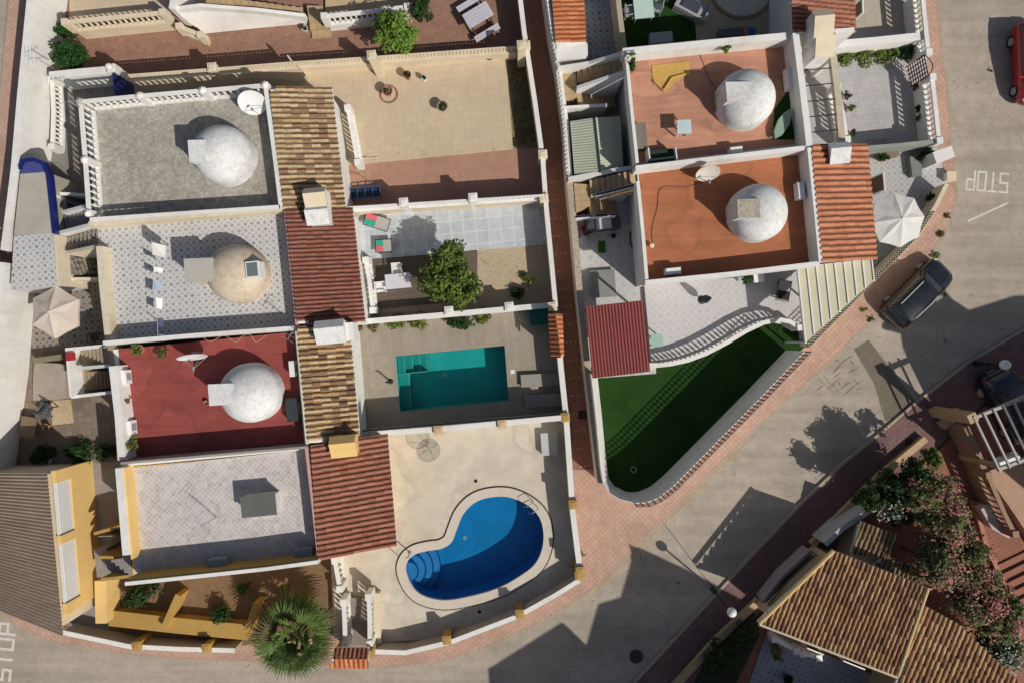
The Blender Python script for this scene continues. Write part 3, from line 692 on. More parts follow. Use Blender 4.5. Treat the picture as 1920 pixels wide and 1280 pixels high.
c = P(485, 947, ZR+.75); sk = MB().box(c.x, c.y, ZR, ZR+.75, 1.45, .85, AX).build('roof_light', whitec, h)
MB().box(c.x, c.y, ZR+.75, ZR+.79, 1.55, .95, AX).build('roof_light_lid', mat('grey_sheet', (.13, .135, .12), .08, 3, .5), sk)
opening(h, P(722, 880, 1.5), P(725, 915, 1.5), .3, 2.3, 'door'); opening(h, P(728, 950, 1.5), P(731, 990, 1.5), 1.0, 2.1)
# ===== orange roof house (east row, south) =====
m_or = mat('orange_membrane', (.38, .14, .065), .1, 1.3, .8, .4, .05, dirt=(.48, .44, .4), streak=R(20), pond=.25)
h = house('house with burnt-orange painted roof terrace and gravel-topped dome hatch', (1360, 400), [(1197, 318), (1512, 282), (1530, 490), (1214, 528)],
          [(1194, 317), (1512, 284), (1606, 276), (1622, 484), (1532, 492), (1214, 530)], m_or)
MB().strip(PP([(1192, 315), (1350, 296), (1512, 277)], 3.9), .19, ZR, 3.9).build('parapet', white, h)
MB().strip(PP([(1196, 340), (1205, 430), (1213, 525)], 3.9), .15, ZR, 3.9).build('parapet', white, h)
MB().strip(PP([(1210, 530), (1370, 514), (1537, 494)], 3.95), .2, ZR, 3.95).build('parapet', white, h)
MB().strip(PP([(1517, 277), (1528, 380), (1539, 492)], 4.0), .16, ZR, 4.0).build('parapet', white, h)
tile_roof(h, [(1521, 277, 4.0), (1626, 270, 3.3), (1643, 485, 3.3), (1541, 492, 4.0)], ((510, 180), (620, 172)), t_salm, pitch=.25)
m_gvl = mat('roof_gravel', (.40, .36, .29), .5, 14, .95, .5, .8, fine=25)
dome(h, 1423, 398, 1.27, whitec, [(1382, 376), (1422, 374), (1424, 407), (1384, 409)], whitec, top=1.62, lidm=m_gvl)
chimney(h, 1579, 284, 3.3, 4.3, .75, .8, cream, cap=whitec)
opening(h, P(1640, 330, 1.5), P(1643, 365, 1.5), .3, 2.3, 'door')
opening(h, P(1250, 528, 1.5), P(1290, 524, 1.5), .9, 2.1); opening(h, P(1330, 520, 1.5), P(1375, 515, 1.5), .43, 2.5, 'door'); opening(h, P(1420, 511, 1.5), P(1460, 506, 1.5), .9, 2.1)
dish('oval cream satellite dish on the orange roof, north of the dome', 1327, 323, ZR, .53, R(-88), R(24), .5, m=mat('cream_metal', (.66, .64, .55), .03, 3, .4, .15, 0, .5))
# ===== terracotta roof house (east row, north) =====
m_ter = mat('terracotta_membrane', (.46, .23, .15), .12, 1.3, .85, .6, .05, dirt=(.46, .42, .38), streak=R(50), pond=.35)
h = house('house with dusty terracotta roof terrace holding a yellow tarpaulin', (1340, 190), [(1176, 100), (1486, 68), (1512, 268), (1192, 308)],
          [(1173, 98), (1488, 66), (1514, 276), (1192, 312)], m_ter)
MB().strip(PP([(1168, 97), (1330, 81), (1492, 66)], 3.85), .3, ZR, 3.85).build('parapet', white, h)
MB().strip(PP([(1175, 104), (1184, 200), (1195, 305)], 3.85), .14, ZR, 3.85).build('parapet', white, h)
MB().strip(PP([(1492, 62), (1505, 165), (1518, 272)], 4.1), .28, ZR, 4.1).build('parapet', white, h)
dome(h, 1400, 184, 1.28, whitec, [(1361, 156), (1408, 155), (1409, 187), (1364, 189)], whitec, top=1.62)
opening(h, P(1492, 150, 1.5), P(1495, 185, 1.5), .3, 2.3, 'door')
# ===== house north-east corner, red tiles =====
h = thing('terraced_house', 'house with red tiled roof and twin stepped chimneys at the top edge', 'house', P(1540, 20))
MB().prism(PP([(1484, -60), (1598, -60), (1600, 60), (1486, 60)], ZR), 0, ZR).build('wall', white, h)
tile_roof(h, [(1482, -70, 4.0), (1600, -70, 3.3), (1603, 60, 3.3), (1486, 60, 4.0)], ((1482, 0), (1600, -2)), t_red, pitch=.2)
chimney(h, 1548, 38, 3.5, 5.0, .72, 1.05, whitec, cap=cream); chimney(h, 1550, 76, 3.0, 4.6, .72, 1.1, whitec, cap=cream)
MB().strip(PP([(1494, 64), (1540, 60), (1602, 56)], 3.6), .2, 0, 3.6).build('gable_wall', white, h)
opening(h, P(1602, 10, 1.5), P(1603, 40, 1.5), .3, 2.3, 'door')

# ---------------- garden walls ----------------
def lattice(mb, pts, z0, z1, c=.17, b=.05, th=.07):
    for p, q in zip(pts, pts[1:]):
        p, q = Vector(p), Vector(q); L = (q-p).length; a = math.atan2((q-p).y, (q-p).x); n = max(1, int(L/c))
        for i in range(n+1):
            r = p.lerp(q, i/n); mb.box(r.x, r.y, z0, z1-b, b, th, a)
        m = max(1, int(round((z1-z0)/c)))
        for j in range(1, m+1):
            z = z0+(z1-z0)*j/m; k = p.lerp(q, .5); mb.box(k.x, k.y, z-b, z+.0015*j, L, th-.006, a)
    return mb
def wall(label, pts, z1, w, m, z0=.02, cope=None, pil=(), pz=.12, group=None, lat=0, name='garden_wall', copew=.06, pm=None, latm=None):
    zl = z1 if hasattr(z1, '__len__') else [z1]*len(pts)
    wp = [P(a, b, z) for (a, b), z in zip(pts, zl)]
    t = thing(name, label, 'wall', (wp[0].x, wp[0].y, 0), group)
    body = [z-lat-.05 if lat else z-.05 for z in zl]
    MB().strip(wp, w, z0, body).build('wall', m, t)
    MB().strip(wp, w+copew, [b-.001 for b in body], [b+.05 for b in body]).build('coping', cope or m, t)
    if lat:
        mb = MB()
        for i in range(len(wp)-1): lattice(mb, [wp[i], wp[i+1]], body[i]+.05, zl[i])
        mb.build('lattice', latm or cope or m, t)
    for (a, b) in pil:
        zz = max(zl)+pz; c = P(a, b, zz); mb = MB().box(c.x, c.y, z0, zz, .36, .36, AX); mb.box(c.x, c.y, zz, zz+.05, .42, .42, AX); mb.box(c.x, c.y, zz+.05, zz+.08, .36, .36, AX, .6); mb.build('pillar', pm or m, t)
    return t
wall('tall white boundary wall along the western street', [(66, -60), (57, 0), (40, 170), (27, 320), (8, 470)], 2.35, .3, white)
wall('white boundary wall along the western street, south of the brick gateway', [(2, 492), (-14, 700), (-48, 940)], 2.35, .3, white)
wall('short brown brick gateway pier between the two white boundary walls', [(8, 452), (12, 488)], 1.2, .5, mat('brown_brick', (.2, .1, .065), .25, 9))
wall('long cream wall between the brown paved garden and the beige terrace', [(240, 141), (400, 129), (548, 117), (549, 117), (700, 107), (986, 86)], [2.2, 2.2, 2.2, 1.4, 1.4, 1.4], .26, cream, pil=[(398, 127), (697, 104), (978, 85)], lat=.4)
wall('white wall behind the speckled west patio', [(92, 142), (150, 136), (208, 131)], 1.7, .3, white)
c = P(208, 128, 1.9); t = thing('gate_pier', 'white gate pier with ball top beside navy-blue door', 'gate pier', c)
MB().box(c.x, c.y, 0, 1.9, .4, .4, AX).build('pier', white, t); MB().sph(c.x, c.y, 2.05, .17).build('ball', white, t, True)
t = thing('garden_gate', 'navy-blue gate standing open beside the white pier', 'gate', P(216, 150, 1))
p, q = P(214, 134, 1.8), P(219, 178, 1.8)
MB().strip([p, q], .07, .2, 1.8).build('gate_leaf', navy, t); MB().strip([p, q], .12, 1.8, 1.86).build('gate_rail', navy, t)
wall('white wall with lattice top between the pink path and the blue tiled terrace', [(655, 389), (830, 378), (1018, 366)], 1.8, .24, cream, lat=.45, cope=white, pil=[(757, 380), (887, 371)], pm=white)
wall('thin white wall between the gravel yard and the grey pool deck', [(685, 603), (850, 589), (1032, 572)], 1.35, .2, white, pil=[(842, 583), (955, 575)], pz=.06)
wall('white wall dividing the turquoise pool deck from the beige pool terrace', [(676, 815), (820, 804), (1052, 783)], 1.75, .2, white, pil=[(822, 806), (942, 795)], pm=sand, pz=.08)
MB_ = MB().strip(PP([(678, 808), (1050, 777)], 1.95), .04, 1.5, 1.95); o = MB_.build('privacy_screen', black); tag(o, 'thin black privacy screen along the north face of the pool terrace wall', 'screen')
wall('cream alley wall beside the weedy bed and terraces, west side of the alley', [(971, -40), (983, 60), (1003, 190), (1018, 300), (1024, 385), (1042, 575)], 1.5, .16, cream, cope=white, pil=[(986, 86), (1018, 290), (1020, 372), (1036, 575)], pz=.1)
wall('cream alley wall beside the two pool yards, west side of the alley', [(1043, 590), (1052, 690), (1062, 785), (1074, 960), (1088, 1072)], 1.5, .2, cream, cope=white, pil=[(1060, 782), (1075, 945), (1088, 1070)], pm=ochre)
# east side of the alley
wall('white wall topped by railings on the east side of the alley', [(1020, -40), (1034, 60), (1046, 120), (1060, 230), (1067, 330)], 1.75, .2, white, copew=.1)
t = thing('railing', 'close-barred grey railing on top of the white east alley wall', 'railing', P(1040, 100, 1.7))
mb = MB(); pts = PP([(1020, -40), (1034, 60), (1046, 120), (1060, 230), (1067, 330)], 2.3)
for p, q in zip(pts, pts[1:]):
    n = int((q-p).length/.2)
    for i in range(n): r = p.lerp(q, i/n); mb.box(r.x, r.y, 1.75, 2.32, .05, .13, R(97))
mb.build('bars', white, t); MB().strip(pts, .05, 2.32, 2.36).build('rail', white, t)
stone = mat('rubble_cream', (.44, .36, .27), .4, 9, .9, .5, .6, fine=22)
wall('rubble-topped cream wall along the east side of the alley', [(1068, 335), (1078, 440), (1088, 560), (1103, 700), (1118, 830), (1127, 905)], 1.55, .28, white, cope=stone, copew=.02)
# lawn wall with sloping inner face
def batter(label, px, z1):
    o_ = PP(px, z1); n = len(o_); t = thing('lawn_wall', label, 'wall', (o_[3].x, o_[3].y, 0)); mb = MB()
    def off(d):
        r = []; base = d
        for i in range(n):
            d = base if base < .1 else (.55 if i < 4 else .4 if i == 4 else .2 if i == 5 else .05)
            a = o_[max(i-1, 0)]; b = o_[min(i+1, n-1)]; u = (b-a).normalized(); r.append(o_[i]+Vector((-u.y, u.x))*d)
        return r
    i1, i2, ou = off(.025), off(.6), off(0)
    for k in range(n-1):
        mb.face([V3(ou[k], z1), V3(ou[k+1], z1), V3(i1[k+1], z1), V3(i1[k], z1)]); mb.face([V3(i1[k], z1), V3(i1[k+1], z1), V3(i2[k+1], .13), V3(i2[k], .13)])
        mb.face([V3(ou[k], .05), V3(ou[k+1], .05), V3(ou[k+1], z1), V3(ou[k], z1)])
    mb.build('wall', white, t); return t, off
lw = [(1108, 700), (1118, 790), (1126, 875), (1131, 905), (1142, 924), (1162, 936), (1190, 943), (1213, 942), (1235, 933), (1262, 912), (1340, 833), (1430, 742), (1509, 659)]
t, off = batter('broad white wall curving round the dark green lawn', lw, 2.3)
ou = off(.0)
mb = lattice(MB(), ou[6:], 2.3, 3.0, .21, .05, .025); tag(mb.build('lattice_fence', mat('dark_lattice', (.07, .065, .06), .1, 3, .6)), 'dark pierced lattice fence on the outer edge of the lawn wall', 'fence')
# street side walls, north-east
def balwall(label, px, z0, z1, m=white, base=.6, sp=.22, group=None, cat='balustrade', posts=True):
    w = PP(px, z1); t = thing('balustrade', label, cat, (w[0].x, w[0].y, 0), group)
    if base: MB().strip(w, .2, .02, z0).build('wall', m, t)
    mb = MB(); mb.strip(w, .18, z0-.001, z0+.06); mb.strip(w, .2, z1-.08, z1)
    if posts:
        for p in (w[0], w[-1]): mb.box(p.x, p.y, z0, z1+.08, .3, .3, AX)
    mb.build('rail', m, t)
    for p, q in zip(w, w[1:]):
        L = (q-p).length; n = max(1, int(L/sp))
        for i in range(n):
            r = p.lerp(q, (i+.5)/n); o = bpy.data.objects.new('baluster', baluster_mesh(z1-z0-.14, m)); SC.collection.objects.link(o)
            o.parent = t; o.location = (r.x-WO[t][0], r.y-WO[t][1], z0+.06)
    return t
balwall('white street balustrade at the top right, north of the rusty gate', [(1729, -20), (1735, 40), (1741, 98)], .95, 1.65)
balwall('white street balustrade of the grey square-tiled patio, south of the rusty gate', [(1748, 145), (1755, 205), (1761, 264)], .95, 1.65)
t = thing('street_gate', 'rusty red openwork gate between two white street balustrades', 'gate', P(1738, 120, .8))
p, q = P(1733, 103, 1.8), P(1741, 142, 1.8); r_ = P(1748, 120, 1.8); mb = MB(); arc = [p.lerp(q, i/8)+Vector((math.sin(math.pi*i/8)*.28, 0)) for i in range(9)]
rust = mat('rusty_red', (.10, .035, .025), .2, 9, .8); lattice(mb, [p, q], .3, 1.8, .2, .045, .03); mb.build('gate_leaf', rust, t)
MB().tube([V3(a, 1.82) for a in arc], .025, 6).build('hoop', rust, t)
wall('white wall between the beige patio and the hedge strip, top right', [(1560, 84), (1640, 77), (1736, 67)], 1.5, .3, white)
wall('grey-green wall between the two north-east patios', [(1628, 277), (1690, 272), (1765, 264)], 1.6, .12, mat('grey_green_wall', (.27, .30, .26), .1, 4))
c = P(1770, 290, 1.4); o = MB().box(c.x, c.y, .1, 1.4, .95, .55, R(20)); tag(o.build('meter_cabinet', white), 'white-topped meter cabinet at the corner patio wall by the road', 'cabinet')
wall('low cream-topped wall following the street round the corner patio', [(1776, 345), (1756, 385), (1722, 440), (1650, 512), (1516, 648)], 1.15, .14, cream)
t = thing('corner_fence', 'dark railing above the low street wall by the cream pergola', 'fence', P(1600, 560, 1))
mb = lattice(MB(), PP([(1752, 396), (1720, 445), (1652, 514), (1518, 650)], 1.7), 1.15, 1.7, .16, .03, .03); mb.build('bars', black, t)
c = P(1785, 327, .7); 
t = thing('utility_box', 'small white utility box on the pavement beside the STOP lettering', 'utility box', P(1783, 329, 0)); c = P(1783, 331, .5)
MB().box(c.x, c.y, .12, .52, .4, .4, 0).build('box', white, t); MB().box(c.x, c.y, .52, .56, .46, .46, 0).build('lid', cream, t)
# south edge of the yellow house garden
cope = white
wall('pale wall with white edge south of the shrub bed, west of the palm', [(118, 1185), (240, 1211), (330, 1216), (440, 1219)], 1.1, .16, mat('grey_render', (.42, .36, .31), .08, 3), cope=white, pil=[(257, 1210), (388, 1214)], pm=ochre)
wall('curving pale wall with white edge south of the beige pool terrace', [(702, 1221), (760, 1223), (845, 1203), (970, 1155), (1040, 1116), (1087, 1087)], 1.1, .16, mat('grey_render', (.42, .36, .31)), cope=white, pil=[(838, 1199), (975, 1150), (1086, 1078)], pm=ochre)
wall('yellow wall with white edge at the west end of the shrub bed', [(188, 1088), (190, 1168)], 1.3, .5, yellow, cope=yellow)
wall('ochre retaining wall dividing the shrub bed, nearer the yellow wall', [(334, 1115), (305, 1180)], 1.1, .22, ochre)
wall('ochre retaining wall at the foot of the fan palm', [(480, 1130), (462, 1185)], 1.1, .22, ochre)
wall('ochre low planter wall along the south side of the shrub bed', [(205, 1158), (330, 1172), (465, 1185)], .75, .7, ochre)
# tall yellow wall with white lattice panels, brown corrugated roof
t = thing('carport', 'building with brown corrugated roof beside the tall yellow wall', 'outbuilding', P(60, 1040))
z = 3.2; MB().prism(PP([(-90, 895), (84, 890), (110, 1178), (-90, 1090)], z), 0, z-.15).build('wall', cream, t)
def corrug(root, quad, z, m, pitch=.14, amp=.03, name='corrugated_roof', along=0):
    w = PP(quad, z) if not hasattr(z, '__len__') else [P(a, b, k) for (a, b), k in zip(quad, z)]
    zz = z if hasattr(z, '__len__') else [z]*4; mb = MB()
    A, B, C, D = w; n = int((B-A).length/pitch)*4
    def at(u, v): return (A.lerp(B, u)).lerp(D.lerp(C, u), v), (zz[0]*(1-u)+zz[1]*u)*(1-v)+(zz[3]*(1-u)+zz[2]*u)*v
    for i in range(n):
        h0 = amp*math.sin(i*math.pi/2); h1 = amp*math.sin((i+1)*math.pi/2)
        for j in range(2):
            q = [at(i/n, j/2), at((i+1)/n, j/2), at((i+1)/n, (j+1)/2), at(i/n, (j+1)/2)]; hs = [h0, h1, h1, h0]
            mb.face([(p.x, p.y, zz_+h) for (p, zz_), h in zip(q, hs)][::-1]); mb.face([(p.x, p.y, zz_+h-.02) for (p, zz_), h in zip(q, hs)])
    return mb.build(name, m, root)
m_bcor = mat('brown_sheet', (.285, .22, .165), .1, 2, .6, .35, .05, streak=R(90))
corrug(t, [(118, 1192), (88, 886), (-90, 886), (-90, 1108)], 3.25, m_bcor, .17, .035)
t = thing('lattice_wall', 'tall yellow wall with two long white lattice panels set in its top', 'wall', P(140, 1000))
w = [P(107, 880, 2.7), P(127, 1150, 2.7)]
for k, (ya, yb) in enumerate(((882, 905), (1004, 1020), (1131, 1152))):
    def yx(y): return 100+(y-882)*.085
    MB().strip(PP([(yx(ya), ya), (yx(yb), yb)], 2.9), .22, 1.9, 2.9).build('pier', yellow, t)
MB().strip(PP([(100, 882), (122, 1150)], 2.9), .22, .1, 1.9).build('wall', yellow, t)
whl = mat('white_lattice', (.68, .68, .66), .25, 25, .7, .2, .4)
for ya, yb in ((905, 1004), (1020, 1131)):
    p, q = PP([(yx(ya), ya), (yx(yb), yb)], 2.85); mb = lattice(MB(), [p, q], 1.92, 2.86, .13, .07, .1); mb.build('lattice_panel', whl, t)
    MB().strip([p, q], .03, 1.92, 2.8, off=.06).build('panel_back', whl, t)
# paths' roofed gates
t = thing('gate_roof', 'small orange tiled roof over the gate in the alley wall', 'gate roof', P(1041, 630))
tile_roof(t, [(1028, 588, 2.2), (1041, 588, 2.55), (1052, 668, 2.55), (1034, 670, 2.2)], ((1041, 600), (1028, 600)), t_org, pitch=.2, tl=.3)
tile_roof(t, [(1041, 588, 2.55), (1054, 590, 2.2), (1057, 664, 2.2), (1052, 668, 2.55)], ((1041, 600), (1054, 600)), t_org, pitch=.2, tl=.3, name='east_slope')
mb = MB(); mb.strip(PP([(1042, 592), (1050, 664)], 2.2), .3, .1, 2.15); mb.build('gate_frame', cream, t)
t = thing('gate_roof', 'small red tiled roof over the street gate below the white stair', 'gate roof', P(665, 1235))
tile_roof(t, [(632, 1214, 1.8), (692, 1214, 1.8), (690, 1234, 2.1), (624, 1234, 2.1)], ((650, 1234), (651, 1214)), t_red, pitch=.2, tl=.3)
tile_roof(t, [(624, 1234, 2.1), (690, 1234, 2.1), (688, 1251, 1.8), (620, 1251, 1.8)], ((650, 1214), (649, 1234)), t_org, pitch=.2, tl=.3, name='street_slope')
for a in (632, 692):
    c = P(a, 1228, 1.8); MB().box(c.x, c.y, 0, 1.75, .3, .35, AX).build('pillar', ochre, t)

# ---------------- stairs up to the roof terraces ----------------
def stair_block(label, land, up, dn, m, walls, lz=1.6, wm=white, width=.85, nup=8, ndn=7, cap=None):
    c = P(*land[0]); t = thing('roof_stair', label, 'staircase', (c.x, c.y, 0))
    MB().prism(PP(land, lz), .1, lz).build('landing', m, t)
    steps(t, P(*up[0], lz), P(*up[1], 3.0), width, lz, 2.98, nup, m, 'upper_flight')
    if dn: steps(t, P(*dn[0], .2), P(*dn[1], lz), width, .18, lz-.02, ndn, m, 'lower_flight')
    for pts, z in walls:
        zz = z if hasattr(z, '__len__') else [z]*len(pts)
        MB().strip([P(a, b, k) for (a, b), k in zip(pts, zz)], .14, .1, zz).build('side_wall', wm, t)
        if cap: MB().strip([P(a, b, k+.03) for (a, b), k in zip(pts, zz)], .09, [k for k in zz], [k+.05 for k in zz]).build('handrail', cap, t)
    return t
m_cst = mat_tile('cream_step', (.50, .36, .20), (.45, .32, .18), (.3, .22, .13), .3, .3, AX, 0, .01, .1, .3, .8)
m_dst = mat('dark_step', (.16, .16, .165), .2, 8, .7)
stair_block('dark tiled stair to the grey roof terrace', [(100, 372), (124, 370), (126, 434), (104, 436)], ((126, 420), (186, 408)), ((168, 376), (126, 378)), m_dst,
            [([(92, 362), (94, 395), (99, 436)], 2.3), ([(116, 398), (168, 384)], [2.3, 3.4]), ([(104, 438), (170, 421)], [2.2, 3.4]), ([(94, 362), (164, 366)], 1.6)])
stair_block('speckled stair to the flower-patterned roof terrace', [(104, 462), (132, 456), (134, 515), (110, 522)], ((132, 458), (192, 444)), ((190, 498), (136, 500)), m_starb,
            [([(104, 446), (106, 490), (108, 524)], 1.9), ([(124, 474), (184, 461)], [2.2, 3.3]), ([(108, 524), (150, 523), (184, 523)], 1.5)], wm=cr)
stair_block('cream stair with white walls up to the maroon roof terrace', [(136, 664), (158, 662), (160, 736), (142, 738)], ((158, 674), (214, 664)), ((208, 710), (158, 714)), mat('cream_tread', (.33, .26, .18), .12, 4),
            [([(125, 657), (129, 700), (133, 744)], 2.5), ([(145, 690), (208, 685)], [2.3, 2.9]), ([(133, 744), (210, 735)], 2.2), ([(122, 655), (200, 648)], 2.6)])
c = P(131, 668, 2.62); tag(MB().box(c.x, c.y, 2.5, 2.62, .38, .38, AX).build('capstone', mat('red_cap', (.35, .03, .03), .1, 4)), 'square red capstone on the corner of the white stair wall', 'capstone')
stair_block('mosaic stair with ochre walls up to the yellow house roof', [(176, 1030), (200, 1028), (202, 1080), (182, 1082)], ((200, 1066), (246, 1060)), ((232, 1000), (200, 1004)), m_ppl,
            [([(176, 1000), (230, 985)], 1.9), ([(184, 1044), (232, 1045)], 2.3), ([(190, 1086), (240, 1080)], 2.9)], wm=ochre)
navyr = mat('navy_rail', (.02, .02, .05), .1, 4, .4)
stair_block('cream stair with navy handrails up to the orange roof terrace', [(1076, 344), (1104, 346), (1106, 386), (1080, 398)], ((1106, 356), (1192, 337)), ((1155, 388), (1106, 390)), m_cst,
            [([(1116, 366), (1190, 347)], [2.0, 3.3]), ([(1078, 407), (1155, 402)], 1.5)], cap=navyr)
wall('white wall between the green-roofed shed and the cream stair', [(1066, 336), (1150, 320), (1196, 313)], [2.0, 2.4, 2.6], .14, white)
stair_block('cream stair with white walls up to the terracotta roof terrace', [(1052, 136), (1080, 138), (1083, 182), (1054, 190)], ((1082, 140), (1172, 116)), ((1150, 186), (1084, 190)), m_cst,
            [([(1082, 164), (1172, 134)], [2.2, 3.4]), ([(1046, 127), (1104, 118), (1170, 98)], [2.2, 2.4, 3.5]), ([(1056, 202), (1138, 197)], 1.9)])

# ---------------- swimming pools ----------------
def offset(poly, d):
    n = len(poly); a = sum(poly[i][0]*poly[(i+1) % n][1]-poly[(i+1) % n][0]*poly[i][1] for i in range(n)); s = -1 if a > 0 else 1; r = []
    for i in range(n):
        u = (Vector(poly[(i+1) % n])-Vector(poly[i-1])).normalized(); r.append(Vector(poly[i])+Vector((-u.y, u.x))*d*s)
    return r
def pool(label, poly, depth, m, tint, coping=None, copm=None):
    c = sum(poly, Vector((0, 0)))/len(poly); t = thing('swimming_pool', label, 'swimming pool', (c.x, c.y, .1)); n = len(poly)
    mb = MB().sheet(poly, -depth)
    for i in range(n): p, q = poly[i], poly[(i+1) % n]; mb.face([V3(p, -depth), V3(q, -depth), V3(q, .21), V3(p, .21)])
    mb.build('basin', m, t)
    wt = MB().sheet(offset(poly, -.004), .07); wt.build('water', mat_water('pool_water', tint), t)
    MB().cyl(c.x-.5, c.y+.1, -depth, -depth+.012, .11, 16).build('floor_drain', mat('pool_drain', (.45, .5, .5), .1, 6, .5), t)
    if coping:
        o = offset(poly, coping); mb = MB().sheet(o, .26, [offset(poly, -.03)])
        for i in range(n):
            p, q = o[i], o[(i+1) % n]; mb.face([V3(p, .1), V3(q, .1), V3(q, .26), V3(p, .26)])
            p, q = offset(poly, -.03)[i], offset(poly, -.03)[(i+1) % n]; mb.face([V3(p, .1), V3(q, .1), V3(q, .26), V3(p, .26)])
        mb.build('coping', copm, t)
        g = MB().sheet(offset(poly, coping+.07), .212, [offset(poly, coping-.01)]); g.build('drain_channel', mat('dark_joint', (.07, .06, .05), .1, 4), t)
    return t
def poolmat(name, c, c2):
    t = NT(name); g = t.pos(); b = t.new('ShaderNodeTexBrick'); t.l.new(t.pos(-AX), b.inputs['Vector']); b.offset = 0
    t.put(b.inputs['Color1'], c); t.put(b.inputs['Color2'], c2); t.put(b.inputs['Mortar'], tuple(x*1.15 for x in c)); b.inputs['Scale'].default_value = 1
    b.inputs['Brick Width'].default_value = .05; b.inputs['Row Height'].default_value = .05; b.inputs['Mortar Size'].default_value = .004
    col = mulv(t, b.outputs[0], t.ramp(t.noise(g, 1.4, 4), .3, .7, .88, 1.1)); return t.out(col, .4)
m_teal = poolmat('teal_pool_tiles', (.04, .46, .44), (.03, .41, .395)); m_blue = poolmat('blue_pool_tiles', (.013, .29, .55), (.010, .26, .50))
t = pool('rectangular turquoise pool set in the grey deck', pool_rect, 1.15, m_teal, (.72, .97, .95))
A, B, C, D = pool_rect; u = (B-A).normalized(); v = (D-A).normalized()
m_line = mat('pale_pool_edge', (.25, .58, .56), .1, 5, .5); m_tl = mat('pale_teal', (.03, .34, .32), .1, 5, .5)
for k in range(4):
    a, b = A+u*(.02+k*.36), A+u*(.02+(k+1)*.36); zz = -.1-.2*k
    so_ = MB().prism([a+v*.01, b+v*.01, b+v*.9, a+v*.9], -1.14, zz).build('step', m_tl, t)
    MB().prism([b-u*.035+v*.01, b+v*.01, b+v*.9, b-u*.035+v*.9], zz-.02, zz+.006).build('step_edge', m_line, so_)
a = A+v*.9; so_ = MB().prism([A+u*.01+v*.902, A+u*.5+v*.902, D+u*.5-v*.01, D+u*.01-v*.01], -1.14, -.4).build('bench', m_tl, t)
MB().prism([A+u*.465+v*.902, A+u*.5+v*.902, D+u*.5-v*.01, D+u*.465-v*.01], -.42, -.394).build('bench_edge', m_line, so_)
MB().prism([A+u*.01+v*.87, A+u*1.45+v*.87, A+u*1.45+v*.902, A+u*.01+v*.902], -.7, -.05).build('step_side', m_line, t)
t = pool('kidney-shaped deep blue pool with pale curved coping', pool_kid, 1.3, m_blue, (.7, .9, .98), .42, mat('pale_coping', (.60, .53, .44), .06, 3, .8, .25))
m_bst2 = mat('blue_step', (.07, .33, .62), .08, 3, .4)
c = P(764, 1075, .1)
for k in range(4):
    rr = 1.55-.35*k; pts = []
    for i in range(25):
        a = R(-100)+R(200)*i/24; p = c+Vector((math.cos(a), math.sin(a)))*rr*.98
        pts.append(p)
    def inside(p):
        r = False; n = len(pool_kid)
        for i in range(n):
            x1, y1 = pool_kid[i]; x2, y2 = pool_kid[(i+1) % n]
            if (y1 > p.y) != (y2 > p.y) and p.x < (x2-x1)*(p.y-y1)/(y2-y1)+x1: r = not r
        return r
    pts = [p for p in pts if inside(p)]
    bd = [p for p in pool_kid if (p-c).length < rr]
    bd.sort(key=lambda p: -math.atan2(p.y-c.y, (p.x-c.x)*-1 if False else p.x-c.x) % (2*math.pi))
    cen = sum(pts+bd, Vector((0, 0)))/len(pts+bd); al = sorted(pts+bd, key=lambda p: math.atan2(p.y-cen.y, p.x-cen.x)); al = [cen+(p-cen)*.985 for p in al]
    zz = -1.05+.27*k; s_ = MB().prism(al, -1.29, zz).build('round_step', m_bst2, t)
    MB().strip(pts, .06, zz, zz+.008).build('step_nosing', mat('dark_blue_nosing', (.004, .06, .22), .05, 4, .4), s_)

# ---------------- plants ----------------
rnd = random.Random(11)
def leaves(mb, c, r, n, size, cl=8, flat=.35, spread=.34, hollow=.55, asp=1.6):
    """n leaf quads in clumps through an ellipsoid at c with radii r"""
    size *= 1.22; cs = []
    for i in range(cl):
        z = rnd.uniform(-.35, 1); a = rnd.uniform(0, 2*math.pi); q = math.sqrt(max(0, 1-z*z)); k = rnd.uniform(hollow, .95)
        cs.append((q*math.cos(a)*k, q*math.sin(a)*k, z*k, rnd.uniform(.7, 1.25)))
    core = n//5
    for i in range(n):
        x, y, z, s = rnd.choice(cs) if i > core else (rnd.uniform(-.5, .5), rnd.uniform(-.5, .5), rnd.uniform(-.3, .35), .9)
        while True:
            d = Vector((rnd.uniform(-1, 1), rnd.uniform(-1, 1), rnd.uniform(-1, 1)))
            if .35 < d.length < 1: break
        p = Vector((c[0]+(x+d.x*spread*s)*r[0], c[1]+(y+d.y*spread*s)*r[1], c[2]+(z+d.z*spread*s)*r[2]))
        nrm = (d*1.0+Vector((rnd.gauss(0, .5), rnd.gauss(0, .5), .6+rnd.gauss(0, .4)))).normalized()
        t = nrm.cross(Vector((rnd.gauss(0, 1), rnd.gauss(0, 1), rnd.gauss(0, .5))))
        if t.length < .05: continue
        t.normalize(); b = nrm.cross(t); w = size*rnd.uniform(.6, 1.3)
        u = (rnd.random(), rnd.random())
        mb.face([p-t*w*asp*.5, p-b*w*.5+nrm*w*.12, p+t*w*asp*.5, p+b*w*.5+nrm*w*.12], u)
    return mb
L_lime = mat_leaf('lime_leaves', [(.045, .11, .012), (.14, .26, .03), (.22, .34, .05), (.07, .15, .02)])
L_mid = mat_leaf('mid_leaves', [(.035, .075, .015), (.15, .21, .03), (.07, .12, .02), (.26, .31, .06)])
L_dark = mat_leaf('dark_leaves', [(.01, .03, .008), (.03, .07, .012), (.02, .05, .01), (.05, .10, .02)])
L_green = mat_leaf('hedge_leaves', [(.01, .045, .006), (.02, .085, .012), (.015, .06, .01), (.04, .12, .02)])
L_dry = mat_leaf('dry_leaves', [(.16, .11, .05), (.10, .09, .03), (.22, .16, .08), (.08, .10, .03)])
